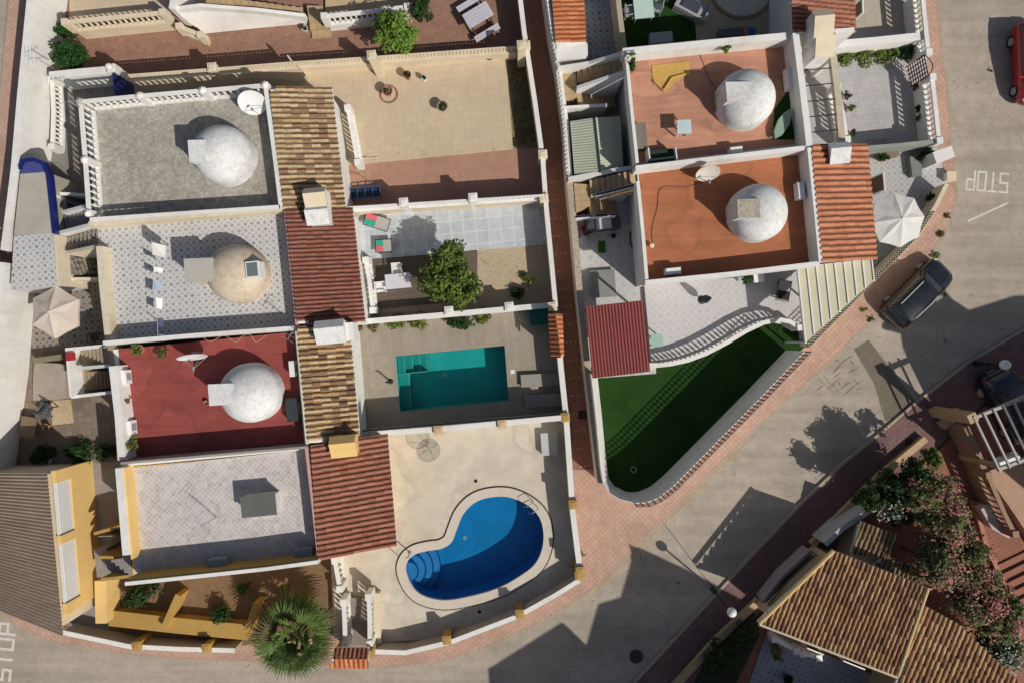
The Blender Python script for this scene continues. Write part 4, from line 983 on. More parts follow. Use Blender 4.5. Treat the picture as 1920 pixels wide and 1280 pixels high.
L_yel = mat_leaf('yellowing_leaves', [(.10, .13, .02), (.25, .24, .05), (.06, .10, .02), (.17, .20, .04)])
L_ole = mat_leaf('oleander_leaves', [(.05, .11, .025), (.16, .2, .05), (.12, .12, .05), (.24, .2, .10), (.08, .15, .04)])
F_pink = mat_leaf('pink_blossom', [(.46, .13, .13), (.6, .27, .24), (.36, .13, .11), (.68, .42, .36)])
F_white = mat_leaf('white_blossom', [(.6, .6, .55), (.45, .48, .42), (.7, .7, .66)])
F_grn = mat_leaf('palm_leaves', [(.06, .12, .02), (.14, .22, .045), (.09, .16, .03), (.22, .28, .10), (.04, .09, .02)])
bark = mat('bark', (.11, .075, .045), .25, 9, .95, .4, .6)
def tree(label, px, py, z, rpx, hr, n, size, m, trunk=True, cl=16, cat='tree', name='tree', group=None, lobes=None, flat=1.):
    """crown seen at picture point (px,py) at height z with radius rpx pixels"""
    k = (H-z)/F; c = P(px, py, z); r = rpx*k; t = thing(name, label, cat, (c.x, c.y, .1), group)
    mb = MB()
    for (dx, dy, q, w) in (lobes or [(0, 0, 1, 1)]):
        leaves(mb, (c.x+dx*k, c.y-dy*k, z-hr*.4*(1-q)), (r*q, r*q*flat, hr*q), int(n*w), size, cl)
    mb.build('crown' if trunk else 'foliage', m, t)
    if trunk:
        tb = MB().tube([(c.x, c.y, .05), (c.x+.04, c.y, z*.5), (c.x, c.y+.03, z)], .09, 8, .045)
        for i in range(6):
            a = i*1.05+.3; tb.tube([(c.x, c.y, z*.55), (c.x+r*.3*math.cos(a), c.y+r*.3*math.sin(a), z), (c.x+r*.65*math.cos(a), c.y+r*.65*math.sin(a), z+hr*.3)], .04, 5, .012)
        tb.build('trunk', bark, t)
    return t
def inner_core(t, px, py, z, r, h): pass
tree('bright lime-green citrus tree beside the white balustrade at the top', 745, 60, 1.9, 40, .95, 3400, .085, L_lime, cl=34)
tree('dark green shrub behind the lime-green tree', 788, 14, 1.2, 24, .8, 1500, .08, L_dark, cl=16, name='shrub', cat='shrub', trunk=False)
tree('large round dark green bush in the brown paved garden corner', 135, 103, 1.0, 29, .9, 2600, .07, L_green, cl=30, name='bush', cat='bush', trunk=False)
tree('small green bush north of the large round one', 124, 58, .7, 15, .6, 900, .07, L_green, cl=12, name='bush', cat='bush', trunk=False)
tree('big three-lobed green tree over the dark wooden deck', 838, 515, 2.2, 52, 1.15, 6500, .095, L_mid, cl=30, lobes=[(6, -32, .62, .28), (-18, 8, .74, .32), (24, 22, .72, .4)])
tree('white-flowered bush at the bottom right beside the tan roof', 1868, 1212, 1.8, 48, 1.0, 2600, .09, L_dark, cl=26, name='bush', cat='bush', trunk=False)
def blossoms(px, py, z, rpx, hr, n, m, root, lobes=None, size=.07):
    k = (H-z)/F; c = P(px, py, z); mb = MB()
    leaves(mb, (c.x, c.y, z+.12), (rpx*k*1.02, rpx*k*1.02, hr*1.02), n, size, 26, asp=1.1); return mb.build('blossom', m, root)
T = [o for o in SC.objects if o.get('label', '').startswith('white-flowered bush at the bottom')][0]; blossoms(1868, 1212, 1.85, 48, 1.0, 900, F_white, T)
t = tree('white-flowered shrub beside the street wall, at the north end of the oleanders', 1682, 938, 2.0, 42, .9, 2300, .08, L_dark, cl=22, name='shrub', cat='shrub', trunk=False); blossoms(1672, 945, 2.15, 36, .95, 300, F_white, t)
for i, (a, b, r_, lab, s) in enumerate([(1738, 925, 46, 'northernmost pink oleander, next to the street wall pillar', 1), (1768, 975, 52, 'pink oleander in the row, second from the north', 1), (1798, 1040, 50, 'pink oleander in the middle of the row', 1),
        (1750, 1055, 44, 'pink oleander bulging west towards the tan roofs', 1), (1828, 1108, 50, 'pink oleander south of the middle of the row', 1), (1866, 1150, 44, 'southernmost pink oleander above the white-flowered bush', 1)]):
    t = tree(lab, a, b, 2.7, r_, 1.2, 4200, .095, L_ole, cl=34, name='oleander', cat='shrub', trunk=True, group='pink oleanders along the terracotta garden')
    blossoms(a, b, 2.82, r_, 1.22, 1000, F_pink, t, size=.08)
tree('dark hedge plant just inside the pavement wall, nearest the garden gap', 1705, 878, 2.3, 24, 1.0, 1300, .08, L_dark, cl=18, name='hedge', cat='hedge', trunk=False)
tree('dark hedge plant inside the pavement wall, left of the white-flowered shrub', 1664, 905, 2.2, 26, 1.0, 1400, .08, L_dark, cl=18, name='hedge', cat='hedge', trunk=False)
tree('added dark hedge plant above the grey-topped inner wall, to shade the road', 1628, 936, 2.1, 24, .9, 1200, .08, L_dark, cl=18, name='hedge', cat='hedge', trunk=False)  # extra plant, added for the shade it throws on the road
tree('added low hedge plant at the upper end of the pavement wall, to shade the road', 1742, 856, 2.0, 17, .8, 700, .08, L_mid, cl=14, name='hedge', cat='hedge', trunk=False)  # also added, to extend the shade along the road
tree('dark hedge plant inside the street wall near the fence spikes', 1350, 1235, .9, 34, .7, 1500, .08, L_dark, cl=20, name='hedge', cat='hedge', trunk=False)
tree('dark hedge plant just south of the street lamp globe', 1392, 1190, .9, 26, .7, 900, .08, L_dark, cl=16, name='hedge', cat='hedge', trunk=False)
tree('small yellow-green shrub on the blue tiled south patio', 1459, 1222, .7, 15, .5, 500, .06, L_yel, cl=9, name='shrub', cat='shrub', trunk=False)
# potted and small plants
def potted(label, px, py, z, rp, hf, pot_r, pot_h, m, n=220, size=.06, potm=None, group=None, name='potted_plant'):
    c = P(px, py, z+pot_h); t = thing(name, label, 'potted plant', (c.x, c.y, z), group); k = (H-z-pot_h)/F
    p = MB().lathe(c.x, c.y, [(pot_r*.7, z), (pot_r, z+pot_h), (pot_r*1.12, z+pot_h), (pot_r*1.12, z+pot_h+.04), (pot_r*.9, z+pot_h+.04), (pot_r*.88, z+pot_h-.03)], 14, True); p.build('pot', potm or terracotta, t)
    leaves(MB(), (c.x, c.y, z+pot_h+hf*.5), (rp*k, rp*k, hf), n, size, 8).build('foliage', m, t); return t
potted('round green potted plant at the north-west of the maroon roof', 261, 655, ZR, 11, .25, .2, .25, L_mid)
potted('reddish and green potted plant right of the round green one on the maroon roof', 305, 660, ZR, 12, .2, .22, .2, L_dry)
potted('bright green potted plant at the south-west corner of the maroon roof', 247, 829, ZR, 16, .35, .2, .3, L_yel, 320)
potted('straggly plant between the two white air conditioners on the maroon roof', 238, 745, ZR, 10, .3, .15, .2, L_dry, 160)
potted('small green plant on the north parapet of the terracotta roof', 1359, 90, 3.5, 12, .2, .12, .15, L_lime, 180)
potted('tall dark green conifer-like pot plant in the north-west corner of the terracotta roof', 1184, 130, ZR, 9, .6, .15, .3, L_green, 260)
m_cly = mat('rosy_clay', (.34, .16, .12), .2, 9, .8)
def bowl(label, px, py, r, h, m, z=.23, ring=None, plant=True):
    c = P(px, py, z+h); t = thing('planter', label, 'planter', (c.x, c.y, z))
    MB().lathe(c.x, c.y, [(r*.45, z), (r*.5, z+.08), (r*.35, z+.14), (r*.9, z+h*.8), (r, z+h), (r*.86, z+h), (r*.7, z+h-.1), (.001, z+h-.12)], 20, False).build('bowl', m, t)
    if plant: leaves(MB(), (c.x, c.y, z+h), (r*.6, r*.6, .15), 60, .06, 4).build('foliage', L_dark, t)
    if ring:
        mb = MB()
        for i in range(22): a = 2*math.pi*i/22; mb.box(c.x+ring*math.cos(a), c.y+ring*math.sin(a), z, z+.07, .07, .09, a)
        mb.build('brick_ring', m_cly, t)
    return t
bowl('largest clay planter in a ring of bricks on the beige terrace', 726, 170, .26, .55, m_cly, ring=.42)
bowl('plain brown clay planter north of the ringed one on the beige terrace', 763, 140, .2, .5, mat('brown_clay', (.24, .11, .05), .15, 8))
bowl('smallest white urn on the beige terrace', 795, 146, .13, .38, white)
bowl('mossy stone planter furthest south on the beige terrace', 829, 199, .27, .5, mat('mossy_stone', (.25, .2, .12), .25, 9))
bowl('dark planter by the bed edge in the north-east of the beige terrace', 917, 106, .2, .3, mat('dark_stone', (.1, .08, .05), .25, 9))
# flower bed against the north wall of the pool deck
def plantrow(items, group, cat='plant', name='garden_plant'):
    for lab, px, py, r, h, n, m, s in items:
        k = (H-h)/F; c = P(px, py, h); t = leaves(MB(), (c.x, c.y, h), (r*k, r*k*.8, h*.8), n, s, 9, hollow=.25, spread=.5).build(name, m); tag(t, lab, cat, group)
plantrow([('dry brown plant at the west end of the pool deck bed', 672, 612, 12, .4, 200, L_dry, .07), ('grey wiry plant second from the west in the pool deck bed', 700, 612, 13, .4, 220, L_dry, .06),
    ('green bushy plant near the west of the pool deck bed', 745, 605, 19, .5, 600, L_mid, .07), ('yellow-green plant in the middle of the pool deck bed', 785, 602, 20, .5, 600, L_yel, .07),
    ('dark spiky plant right of the middle of the pool deck bed', 855, 600, 24, .5, 700, L_dark, .09), ('bright yellow-green tuft at the east end of the pool deck bed', 905, 592, 16, .5, 500, L_yel, .08)], 'plants in the pool deck bed')
plantrow([('dark green garden shrub under the parapet of the yellow house', 262, 1112, 38, .7, 1500, L_dark, .07), ('dark low shrub right of the ochre retaining wall', 412, 1150, 26, .6, 900, L_dark, .07),
    ('small dark cypress-like shrub below the yellow parapet', 455, 1100, 12, .6, 300, L_dark, .06), ('brown seed-head shrub just north of the fan palm', 535, 1105, 14, .9, 400, L_dry, .08)], 'shrubs in the yellow house bed')
plantrow([('green leafy plant at the left of the hedge strip, top right', 1585, 104, 20, .5, 500, L_mid, .08), ('yellow-green leafy plant in the hedge strip', 1625, 101, 22, .5, 600, L_yel, .08), ('leafy plant in the middle of the hedge strip', 1665, 98, 22, .5, 600, L_mid, .08), ('green plant at the right end of the hedge strip', 1702, 95, 20, .5, 500, L_green, .08)], 'plants in the hedge strip')
plantrow([('weedy yellow shrub by the alley wall in the shaded gravel yard', 990, 522, 13, .35, 260, L_yel, .07), ('low dark shrub in the corner of the shaded gravel yard', 968, 550, 18, .35, 350, L_dark, .07)], 'weeds in the gravel yard')
plantrow([('ragged dark plant in the shaded bed of the brown patio', 150, 852, 30, .45, 1300, L_dark, .08), ('ragged dark plant beside the tyre in the brown patio', 80, 850, 24, .45, 1000, L_dark, .08), ('ragged dark plant under the white parapet in the brown patio', 200, 850, 18, .45, 600, L_dark, .08)], 'plants in the brown patio bed')
plantrow([('weed tuft on the road kerb by the cream pergola', 1632, 598, 9, .12, 120, L_dry, .05), ('weed tuft on the pavement near the corner patio wall', 1762, 440, 9, .12, 140, L_dry, .05), ('weed tuft beside the parked black car', 1752, 478, 10, .14, 160, L_mid, .05), ('weed tuft on the kerb below the pergola end', 1618, 580, 8, .1, 90, L_yel, .05), ('weed tuft at the base of the bollard', 1775, 405, 8, .12, 90, L_dry, .05)], 'weeds along the kerb')
# weeds and stones in the bed beside the alley
mb = MB()
for i in range(1300):
    y = rnd.uniform(100, 275); x = 950+(y-100)*.09+rnd.uniform(3, 44); c = P(x, y, .18); s = rnd.uniform(.03, .08); a = rnd.random()*6
    mb.face([(c.x-s*math.cos(a), c.y-s*math.sin(a), .18), (c.x+s*.3, c.y-s*.3, .19+s*.5), (c.x+s*math.cos(a), c.y+s*math.sin(a), .2+s), (c.x-s*.3, c.y+s*.3, .19+s*.4)], (rnd.random(), rnd.random()))
o = mb.build('ground_cover', L_dry); o['kind'] = 'stuff'; o['label'] = 'dry weeds covering the narrow bed beside the alley'
# fan palm
def palm(label, px, py, z, rpx):
    k = (H-z)/F; c = P(px, py, z); t = thing('palm_tree', label, 'palm tree', (c.x, c.y, .1)); R0 = rpx*k
    tb = MB()
    for i in range(10): tb.lathe(c.x, c.y, [(.17, .05+i*z/10), (.22, .05+(i+1)*z/10)], 10)
    tb.build('trunk', bark, t); fr = MB(); st = MB()
    dd = MB()
    for i in range(54):
        a = i*2.39996+rnd.uniform(-.15, .15); e = 1.35-(i/54)*1.65+rnd.uniform(-.18, .18); L = R0*(.5+.5*min(1, i/26))*rnd.uniform(.82, 1.12)
        d = Vector((math.cos(a)*math.cos(e), math.sin(a)*math.cos(e), math.sin(e))); base = Vector((c.x, c.y, z-.1)); hub = base+d*L*.5
        hub.z -= .03*L*L; st.tube([tuple(base), tuple(hub)], .014, 4)
        side = d.cross(Vector((0, 0, 1)))
        if side.length < .1: side = Vector((1, 0, 0))
        side.normalize(); u = (rnd.random(), rnd.random()); tgt = dd if (i > 46 or i % 17 == 5) else fr; nw = rnd.uniform(.036, .05)
        tw = rnd.uniform(-.35, .35); side = (side*math.cos(tw)+d.cross(side)*math.sin(tw)).normalized()
        for j in range(17):
            f = (j-8)/8*1.12+rnd.uniform(-.03, .03); l = L*.62*(1-.3*abs(f)**1.5)*rnd.uniform(.86, 1.08)
            v = (d*math.cos(f)+side*math.sin(f)).normalized(); nn = v.cross(d.cross(side)).normalized()*nw
            m1 = hub+v*l*.5; tip = hub+v*l+Vector((0, 0, -.14*l-rnd.uniform(0, .16)*l)); fold = d.cross(side).normalized()*.02
            uu = (u[0]+rnd.uniform(0, .01), u[1]); tgt.face([hub-nn*.3, m1-nn, m1+fold, hub], uu); tgt.face([hub, m1+fold, m1+nn, hub+nn*.3], uu); tgt.face([m1-nn, tip, m1+fold], uu); tgt.face([m1+fold, tip, m1+nn], uu)
    dd.build('dead_fronds', L_dry, t)
    fr.build('crown', F_grn, t); st.build('stalks', mat('palm_stalk', (.22, .22, .08), .1, 6), t)
palm('large fan palm spreading over the pavement at the bottom', 552, 1192, 2.3, 84)

# ---------------- west side platforms ----------------
t = thing('porch_roof', 'flat cream porch roof edged with navy-blue tiles by the west wall', 'porch', P(60, 380))
MB().prism(PP([(38, 326), (84, 322), (99, 438), (26, 441)], 2.5), .1, 2.5).build('roof', mat('pale_screed', (.42, .39, .33), .08, 2, .85, .4), t)
MB().strip(PP([(37, 318), (42, 302), (62, 299), (80, 306), (90, 330), (101, 438)], 2.62), .17, 2.3, 2.62).build('tile_edging', navy, t)
MB().prism(PP([(38, 326), (42, 303), (62, 301), (78, 308), (84, 322)], 2.56), 2.3, 2.56).build('tile_cap', mat_tile('navy_tiles', (.02, .03, .22), (.03, .04, .28), (.12, .13, .25), .1, .1), t)
t = thing('flat_roof', 'square flat roof paved with blue-flowered tiles by the west wall', 'flat roof', P(62, 490))
MB().prism(PP([(26, 442), (100, 438), (107, 535), (20, 545)], 2.45), .1, 2.45).build('roof', m_starw, t)
MB().strip(PP([(103, 440), (109, 535)], 2.47), .1, .1, 2.47).build('edge', cr, t)
balwall('low white lattice balustrade at the foot of the tall western wall', [(97, 150), (100, 210), (98, 276)], .3, .95, base=.2, sp=.2)

# ---------------- sheds, canopies, pergolas ----------------
t = thing('shed', 'garden shed with pale green corrugated gable roof', 'shed', P(1118, 272))
MB().prism(PP([(1076, 234), (1158, 224), (1163, 312), (1084, 320)], 1.9), .1, 1.9).build('wall', mat('shed_wall', (.3, .33, .25), .08, 3), t)
m_sg = mat('pale_green_sheet', (.46, .48, .37), .05, 2, .55, .2, .05)
corrug(t, [(1077, 327), (1069, 228), (1115, 221), (1126, 324)], [1.95, 1.95, 2.3, 2.3], m_sg, .12, .012, 'west_slope')
corrug(t, [(1126, 324), (1115, 221), (1163, 218), (1169, 317)], [2.3, 2.3, 1.95, 1.95], m_sg, .12, .012, 'east_slope')
MB().strip(PP([(1115, 221), (1126, 324)], 2.33), .09, 2.26, 2.34).build('ridge', mat('dark_green_metal', (.02, .05, .03), .1, 4, .5), t)
t = thing('carport', 'red corrugated metal canopy over the barbecue patio', 'canopy', P(1160, 640))
m_rcor = mat('red_sheet', (.26, .07, .062), .08, 2, .5, .25, .05)
corrug(t, [(1098, 575), (1206, 563), (1219, 696), (1111, 709)], 2.6, m_rcor, .145, .03)
for a, b in ((1104, 580), (1202, 570), (1213, 690), (1116, 703)):
    c = P(a, b, 2.5); MB().box(c.x, c.y, .1, 2.54, .09, .09, AX).build('post', greym, t)
mb = MB(); 
for q in (((1101, 578), (1205, 566)), ((1113, 705), (1217, 693))): mb.strip(PP(q, 2.5), .07, 2.46, 2.55)
mb.build('beam', greym, t)
t = thing('pergola', 'cream panelled pergola wedge between the terrace and the street', 'pergola', P(1560, 560))
m_can = mat('cream_canvas', (.56, .53, .37), .05, 2, .7, .2, .05)
L0 = [Vector((1496+i*17.4, 502-i*1.9)) for i in range(9)]
def edge(i):                      # lower end follows the street line
    x0, y0 = L0[i]; d = Vector((15, 140)).normalized()
    if i == 0: return Vector((1511, 642))
    # intersection with the street line (1511,642)-(1637,528)
    a, b = Vector((1511, 642)), Vector((1637, 528)); e = b-a; den = d.x*e.y-d.y*e.x
    tt = ((a.x-x0)*e.y-(a.y-y0)*e.x)/den; return Vector((x0, y0))+d*tt
for i in range(8):
    a, b, c_, d_ = L0[i], L0[i+1], edge(i+1), edge(i)
    MB().prism(PP([tuple(a), tuple(b), tuple(c_), tuple(d_)], 2.6), 2.56, 2.6).build('canopy_panel', m_can, t)
for i in range(9): MB().strip(PP([tuple(L0[i]), tuple(edge(i))], 2.66), .05, 2.5, 2.66).build('rib', whitem, t)
mb = MB().strip(PP([tuple(L0[0]), tuple(L0[8])], 2.62), .06, 2.48, 2.59); mb.build('beam', whitem, t)
for i in (0, 4, 8): p = P(*edge(i), 2.5); MB().box(p.x, p.y, .1, 2.5, .08, .08, AX).build('post', whitem, t)
t = thing('pergola', 'concrete beam with thin dark rods beside the terracotta roof house', 'pergola', P(1560, 180))
MB().strip(PP([(1562, 98), (1572, 180), (1580, 272)], 2.75), .3, 2.5, 2.75).build('beam', mat('old_cream_beam', (.5, .44, .34), .12, 4, .85, .5), t)
for i in range(6): y = 101+i*29; MB().tube([V3(P(1499+i*3.4, y+3, 2.72), 2.72), V3(P(1562+i*3, y-3, 2.72), 2.72)], .025, 6).build('rod', black, t)
for a, b in ((1564, 108), (1579, 262)): c = P(a, b, 2.5); MB().box(c.x, c.y, .1, 2.5, .2, .2, AX).build('post', white, t)
c = P(1520, 130, .9); o = MB().box(c.x-.1, c.y+.5, .17, .75, .9, .5, AX).build('storage_chest', mat('lilac_plastic', (.45, .44, .48), .05, 3, .5)); tag(o, 'lilac-grey storage chest under the concrete pergola', 'storage chest')
def parasol(label, px, py, z, rpx, m, seg=8, rot=.2, group=None, k_=.82):
    k = (H-z)/F; c = P(px, py, z); r = rpx*k; t = thing('parasol', label, 'parasol', (c.x, c.y, .15), group); mb = MB(); apex = Vector((c.x, c.y, z+.38))
    for i in range(seg):
        a, b = rot+2*math.pi*i/seg, rot+2*math.pi*(i+1)/seg
        A = Vector((c.x+r*math.cos(a), c.y+r*math.sin(a), z-.08)); B = Vector((c.x+r*math.cos(b), c.y+r*math.sin(b), z-.08)); M_ = (A+B)/2*.97+apex*.03+Vector((0, 0, -.02))
        A1, B1 = apex.lerp(A, .5)+Vector((0, 0, .03)), apex.lerp(B, .5)+Vector((0, 0, .03)); m1 = (A1+B1)/2-Vector((0, 0, .05))
        for tri in ((apex, A1, m1), (apex, m1, B1), (A1, A, m1), (A, M_, m1), (M_, B, m1), (B, B1, m1)): mb.face([tuple(q) for q in tri])
        for q in ((A, M_), (M_, B)): mb.face([tuple(q[0]), tuple(q[1]), tuple(q[1]-Vector((0, 0, .12))), tuple(q[0]-Vector((0, 0, .12)))])
    mb.build('canopy', m, t)
    MB().cyl(c.x, c.y, .2, z+.42, .03, 8).build('pole', whitem, t); MB().lathe(c.x, c.y, [(.3, .17), (.28, .25), (.06, .3)], 16).build('base', greym, t)
    rb = MB()
    for i in range(seg): a = rot+2*math.pi*i/seg; rb.tube([(c.x, c.y, z+.33), (c.x+r*.98*math.cos(a), c.y+r*.98*math.sin(a), z-.1)], .012, 4)
    rb.build('ribs', greym, t); return t
parasol('white eight-sided parasol on the corner patio beside the salmon roof', 1684, 412, 2.3, 52, mat('white_canvas', (.66, .65, .60), .03, 3, .8, .15, .05), 8, .12)
parasol('pinkish-beige parasol on the patterned west patio', 102, 585, 2.2, 50, mat('beige_canvas', (.60, .51, .43), .04, 3, .8, .2, .05), 6, .5)

# ---------------- furniture and small things ----------------
def lbox(mb, t, cx, cy, dx, dy, z0, z1, sx, sy, ang): 
    c, s = math.cos(ang), math.sin(ang); mb.box(cx+dx*c-dy*s, cy+dx*s+dy*c, z0, z1, sx, sy, ang); return mb
def table(label, px, py, z, sx, sy, ang, m, h=.72, name='table', cat='table', legm=None, th=.04, group=None):
    c = P(px, py, z+h); t = thing(name, label, cat, (c.x, c.y, z), group); MB().box(c.x, c.y, z+h-th, z+h, sx, sy, ang).build('tabletop', m, t)
    for a in (-1, 1):
        for b in (-1, 1): lbox(MB(), t, c.x, c.y, a*(sx/2-.08), b*(sy/2-.08), z, z+h-th, .05, .05, ang).build('leg', legm or m, t)
    return t
def chair(label, px, py, z, ang, m, group=None, s=.46):
    c = P(px, py, z+.6); t = thing('chair', label, 'chair', (c.x, c.y, z), group)
    lbox(MB(), t, c.x, c.y, 0, 0, z+.41, z+.45, s, s, ang).build('seat', m, t)
    b = MB()
    for i in range(5): lbox(b, t, c.x, c.y, -s/2+.02, (i-2)*.09, z+.45, z+.86, .03, .05, ang)
    lbox(b, t, c.x, c.y, -s/2+.02, 0, z+.84, z+.9, .05, s, ang); b.build('backrest', m, t)
    for k in (-1, 1):
        a_ = MB(); lbox(a_, t, c.x, c.y, 0, k*s/2, z+.62, z+.66, s, .05, ang); a_.build('armrest', m, t)
        for j in (-1, 1): lbox(MB(), t, c.x, c.y, j*s*.45, k*s*.46, z, z+.62 if j > 0 else z+.45, .045, .045, ang).build('leg', m, t)
    return t
m_lil = mat('lilac_painted_wood', (.52, .50, .56), .06, 5, .6, .2, .1)
# picnic table with its two benches
c = P(896, 28, .9); t = thing('picnic_table', 'lilac-grey picnic table with attached benches on the brown paving', 'picnic table', (c.x, c.y, .16)); A_ = R(31)
pl = MB()
for i in range(5): lbox(pl, t, c.x, c.y, 0, (i-2)*.155, .86, .9, 1.35, .145, A_)
pl.build('tabletop', m_lil, t)
for k in (-1, 1):
    b = MB(); lbox(b, t, c.x, c.y, 0, k*.78, .56, .6, 1.35, .15, A_); lbox(b, t, c.x, c.y, 0, k*.93, .56, .6, 1.35, .13, A_); b.build('bench', m_lil, t)
    f = MB(); lbox(f, t, c.x, c.y, k*.5, 0, .5, .56, .08, 1.95, A_); lbox(f, t, c.x, c.y, k*.5, .5, .16, .5, .08, .08, A_); lbox(f, t, c.x, c.y, k*.5, -.5, .16, .5, .08, .08, A_); lbox(f, t, c.x, c.y, k*.5, 0, .8, .86, .08, .7, A_)
    lbox(f, t, c.x, c.y, k*.5, .0, .56, .8, .08, .12, A_); f.build('frame', wood, t)
table('white rectangular table half shaded by the big tree', 746, 527, .24, 1.22, .72, AX, mat('lilac_white', (.60, .59, .63), .03, 3, .5, .1))
chair('white plastic chair at the north side of the white rectangular table', 744, 503, .24, R(-85), whitem, group='white plastic chairs at the white table')
chair('white plastic chair at the west end of the white rectangular table', 713, 538, .24, R(5), whitem, group='white plastic chairs at the white table')
def lounger(label, px, py, z, ang, cols, L=1.7, group=None):
    c = P(px, py, z+.35); t = thing('lounge_chair', label, 'lounge chair', (c.x, c.y, z), group)
    f = MB()
    for k in (-1, 1): lbox(f, t, c.x, c.y, 0, k*.31, z+.3, z+.34, L, .03, ang)
    for k in (-1, 1): lbox(f, t, c.x, c.y, k*L/2, 0, z+.3, z+.34, .03, .65, ang)
    f.build('frame', black, t)
    for k in (-1, 1):
        for j in (-1, 1): lbox(MB(), t, c.x, c.y, j*L*.35, k*.3, z, z+.3, .03, .03, ang).build('leg', black, t)
    lbox(MB(), t, c.x, c.y, L*.2, 0, z+.31, z+.33, L*.55, .58, ang).build('sling', mat('grey_sling', (.4, .38, .37), .05, 9), t)
    for i, (m, o) in enumerate(zip(cols, (-.14, .14))): lbox(MB(), t, c.x, c.y, -L*.24, o, z+.33+.004*i, z+.39+.02*i, L*.42, .27, ang).build('towel', m, t)
    return t
tw_p = mat('pink_towel', (.62, .13, .17), .08, 9, .95); tw_g = mat('green_towel', (.03, .34, .22), .08, 9, .95)
lounger('longer sun lounger with pink and green towel near the white wall', 706, 416, .22, R(-17), (tw_g, tw_p), 1.25, 'loungers with pink and green towels')
lounger('shorter folding chair with green and pink towel on the blue tiles', 719, 461, .22, R(3), (tw_p, tw_g), .8, 'loungers with pink and green towels')
balwall('white balustrade between the tiled terrace and the dark deck', [(686, 488), (693, 530), (699, 582)], .35, 1.15, base=.25)
balwall('white balustrade at the house corner above the beige terrace', [(652, 203), (661, 250), (671, 305)], .4, 1.25, base=.25)
def lamp(label, bx, by, h, r, m, z=.12, pole=.05, group=None):
    b = P(bx, by, z); t = thing('street_lamp', label, 'lamp', (b.x, b.y, z), group)
    MB().lathe(b.x, b.y, [(.13, z), (.12, z+.35), (pole, z+.42), (pole*.8, h-r*.9)], 12).build('pole', m, t)
    g = MB().sph(b.x, b.y, h, r, 20, 12).build('globe', mat('opal_globe', (.74, .76, .74), .03, 3, .25, .1, 0, .5), t, True); MB().lathe(b.x, b.y, [(pole*1.6, h-r*1.15), (r*.55, h-r*.9), (r*.5, h-r*.8)], 12).build('collar', m, t)
lamp('globe street lamp on the lower pavement nearest the tan tiled roof', 1337, 1104, 3.0, .22, black)
lamp('globe street lamp on the pavement near the white-slatted pergola', 1828, 681, 2.2, .24, black)
lamp('small white globe garden lamp beside the big three-lobed tree', 814, 484, 2.1, .13, whitem, .2, .03)
# blue framed bench on the pink path
c = P(684, 361, .7); t = thing('swing_seat', 'blue-framed bench in the shade at the end of the pink path', 'bench', (c.x, c.y, .17)); m_bl = mat('blue_paint', (.03, .10, .26), .1, 5, .5)
f = MB()
for k in (-1, 1): lbox(f, t, c.x, c.y, 0, k*.27, .66, .7, 1.5, .04, AX)
for k in range(5): lbox(f, t, c.x, c.y, -.75+k*.375, 0, .66, .7, .04, .54, AX)
f.build('frame', m_bl, t); lbox(MB(), t, c.x, c.y, 0, 0, .5, .54, 1.45, .5, AX).build('seat', mat('dark_navy_seat', (.02, .03, .06), .1, 4), t)
for k in (-1, 1):
    for j in (-1, 1): lbox(MB(), t, c.x, c.y, k*.7, j*.25, .17, .66, .05, .05, AX).build('leg', m_bl, t)
t = thing('garden_step', 'pair of low beige steps at the south-west corner of the beige terrace', 'steps', P(690, 298))
steps(t, P(710, 300, .2), P(672, 303, .2), .3, .2, .34, 2, m_beige, 'step')
# top middle: ramp stair with white sloping wall
t = thing('garden_stair', 'cream stair behind a broad sloping white wall at the top', 'staircase', P(450, 30))
mb = MB(); tp = [P(a, b, z) for a, b, z in ((322, 19, 1.7), (375, 11, 1.7), (480, 20, 1.25), (570, 31, .75))]; bt = [P(a, b, .2) for a, b in ((383, 63), (420, 59), (500, 51), (578, 44))]
zt = [1.7, 1.7, 1.25, .75]
for i in range(3): mb.face([V3(bt[i], .17), V3(bt[i+1], .17), V3(tp[i+1], zt[i+1]), V3(tp[i], zt[i])])
mb.build('slope', white, t)
MB().strip([P(a, b, z) for a, b, z in ((322, 17, 1.8), (375, 10, 1.8), (480, 18, 1.35), (572, 29, .85))], .16, .2, [1.8, 1.8, 1.35, .85]).build('side_wall', white, t)
MB().strip([P(322, 17, 2.0), P(330, -30, 2.0)], .3, .2, 2.0).build('end_wall', white, t)
steps(t, P(565, 22, .6), P(385, 3, 1.6), .62, .3, 1.55, 13, m_cst, 'flight'); MB().prism(PP([(575, 10), (605, 12), (605, 42), (580, 44)], .55), .2, .55).build('landing', m_cst, t)
for i, (a, b, c_, d_, z) in enumerate(((580, 43, 618, 56, .42), (584, 56, 620, 71, .28))): MB().prism(PP([(a, b+1), (c_, b-2), (c_+1, d_-2), (a+1, d_+1)], z), .15, z).build('step', m_cst, t)
balwall('cream balustrade along the upper garden, left of the sloping white wall', [(122, 42), (210, 33), (305, 24)], .9, 1.75, cream, sp=.26)
balwall('short cream balustrade at the foot of the sloping white wall', [(336, 50), (376, 66)], .5, 1.2, cream, sp=.22, base=.4)
balwall('white balustrade behind the lime-green tree', [(608, 31), (690, 22), (764, 13)], .7, 1.5, white, sp=.26)
c = P(680, 8, .6); yard('cream_terrace', [(610, -30), (765, -30), (765, 12), (610, 26)], mat('cream_floor', (.5, .38, .22), .1, 3, .85, .4), .3)
m_wcl = mat('white_clay', (.55, .5, .44), .1, 8)
potted('flower pot left of the two cream steps', 571, 53, .17, 6, .12, .15, .25, L_dark, 60, .05, m_wcl, 'flower pots beside the cream steps'); potted('flower pot right of the two cream steps', 621, 48, .17, 5, .12, .13, .22, L_dark, 60, .05, m_wcl, 'flower pots beside the cream steps')
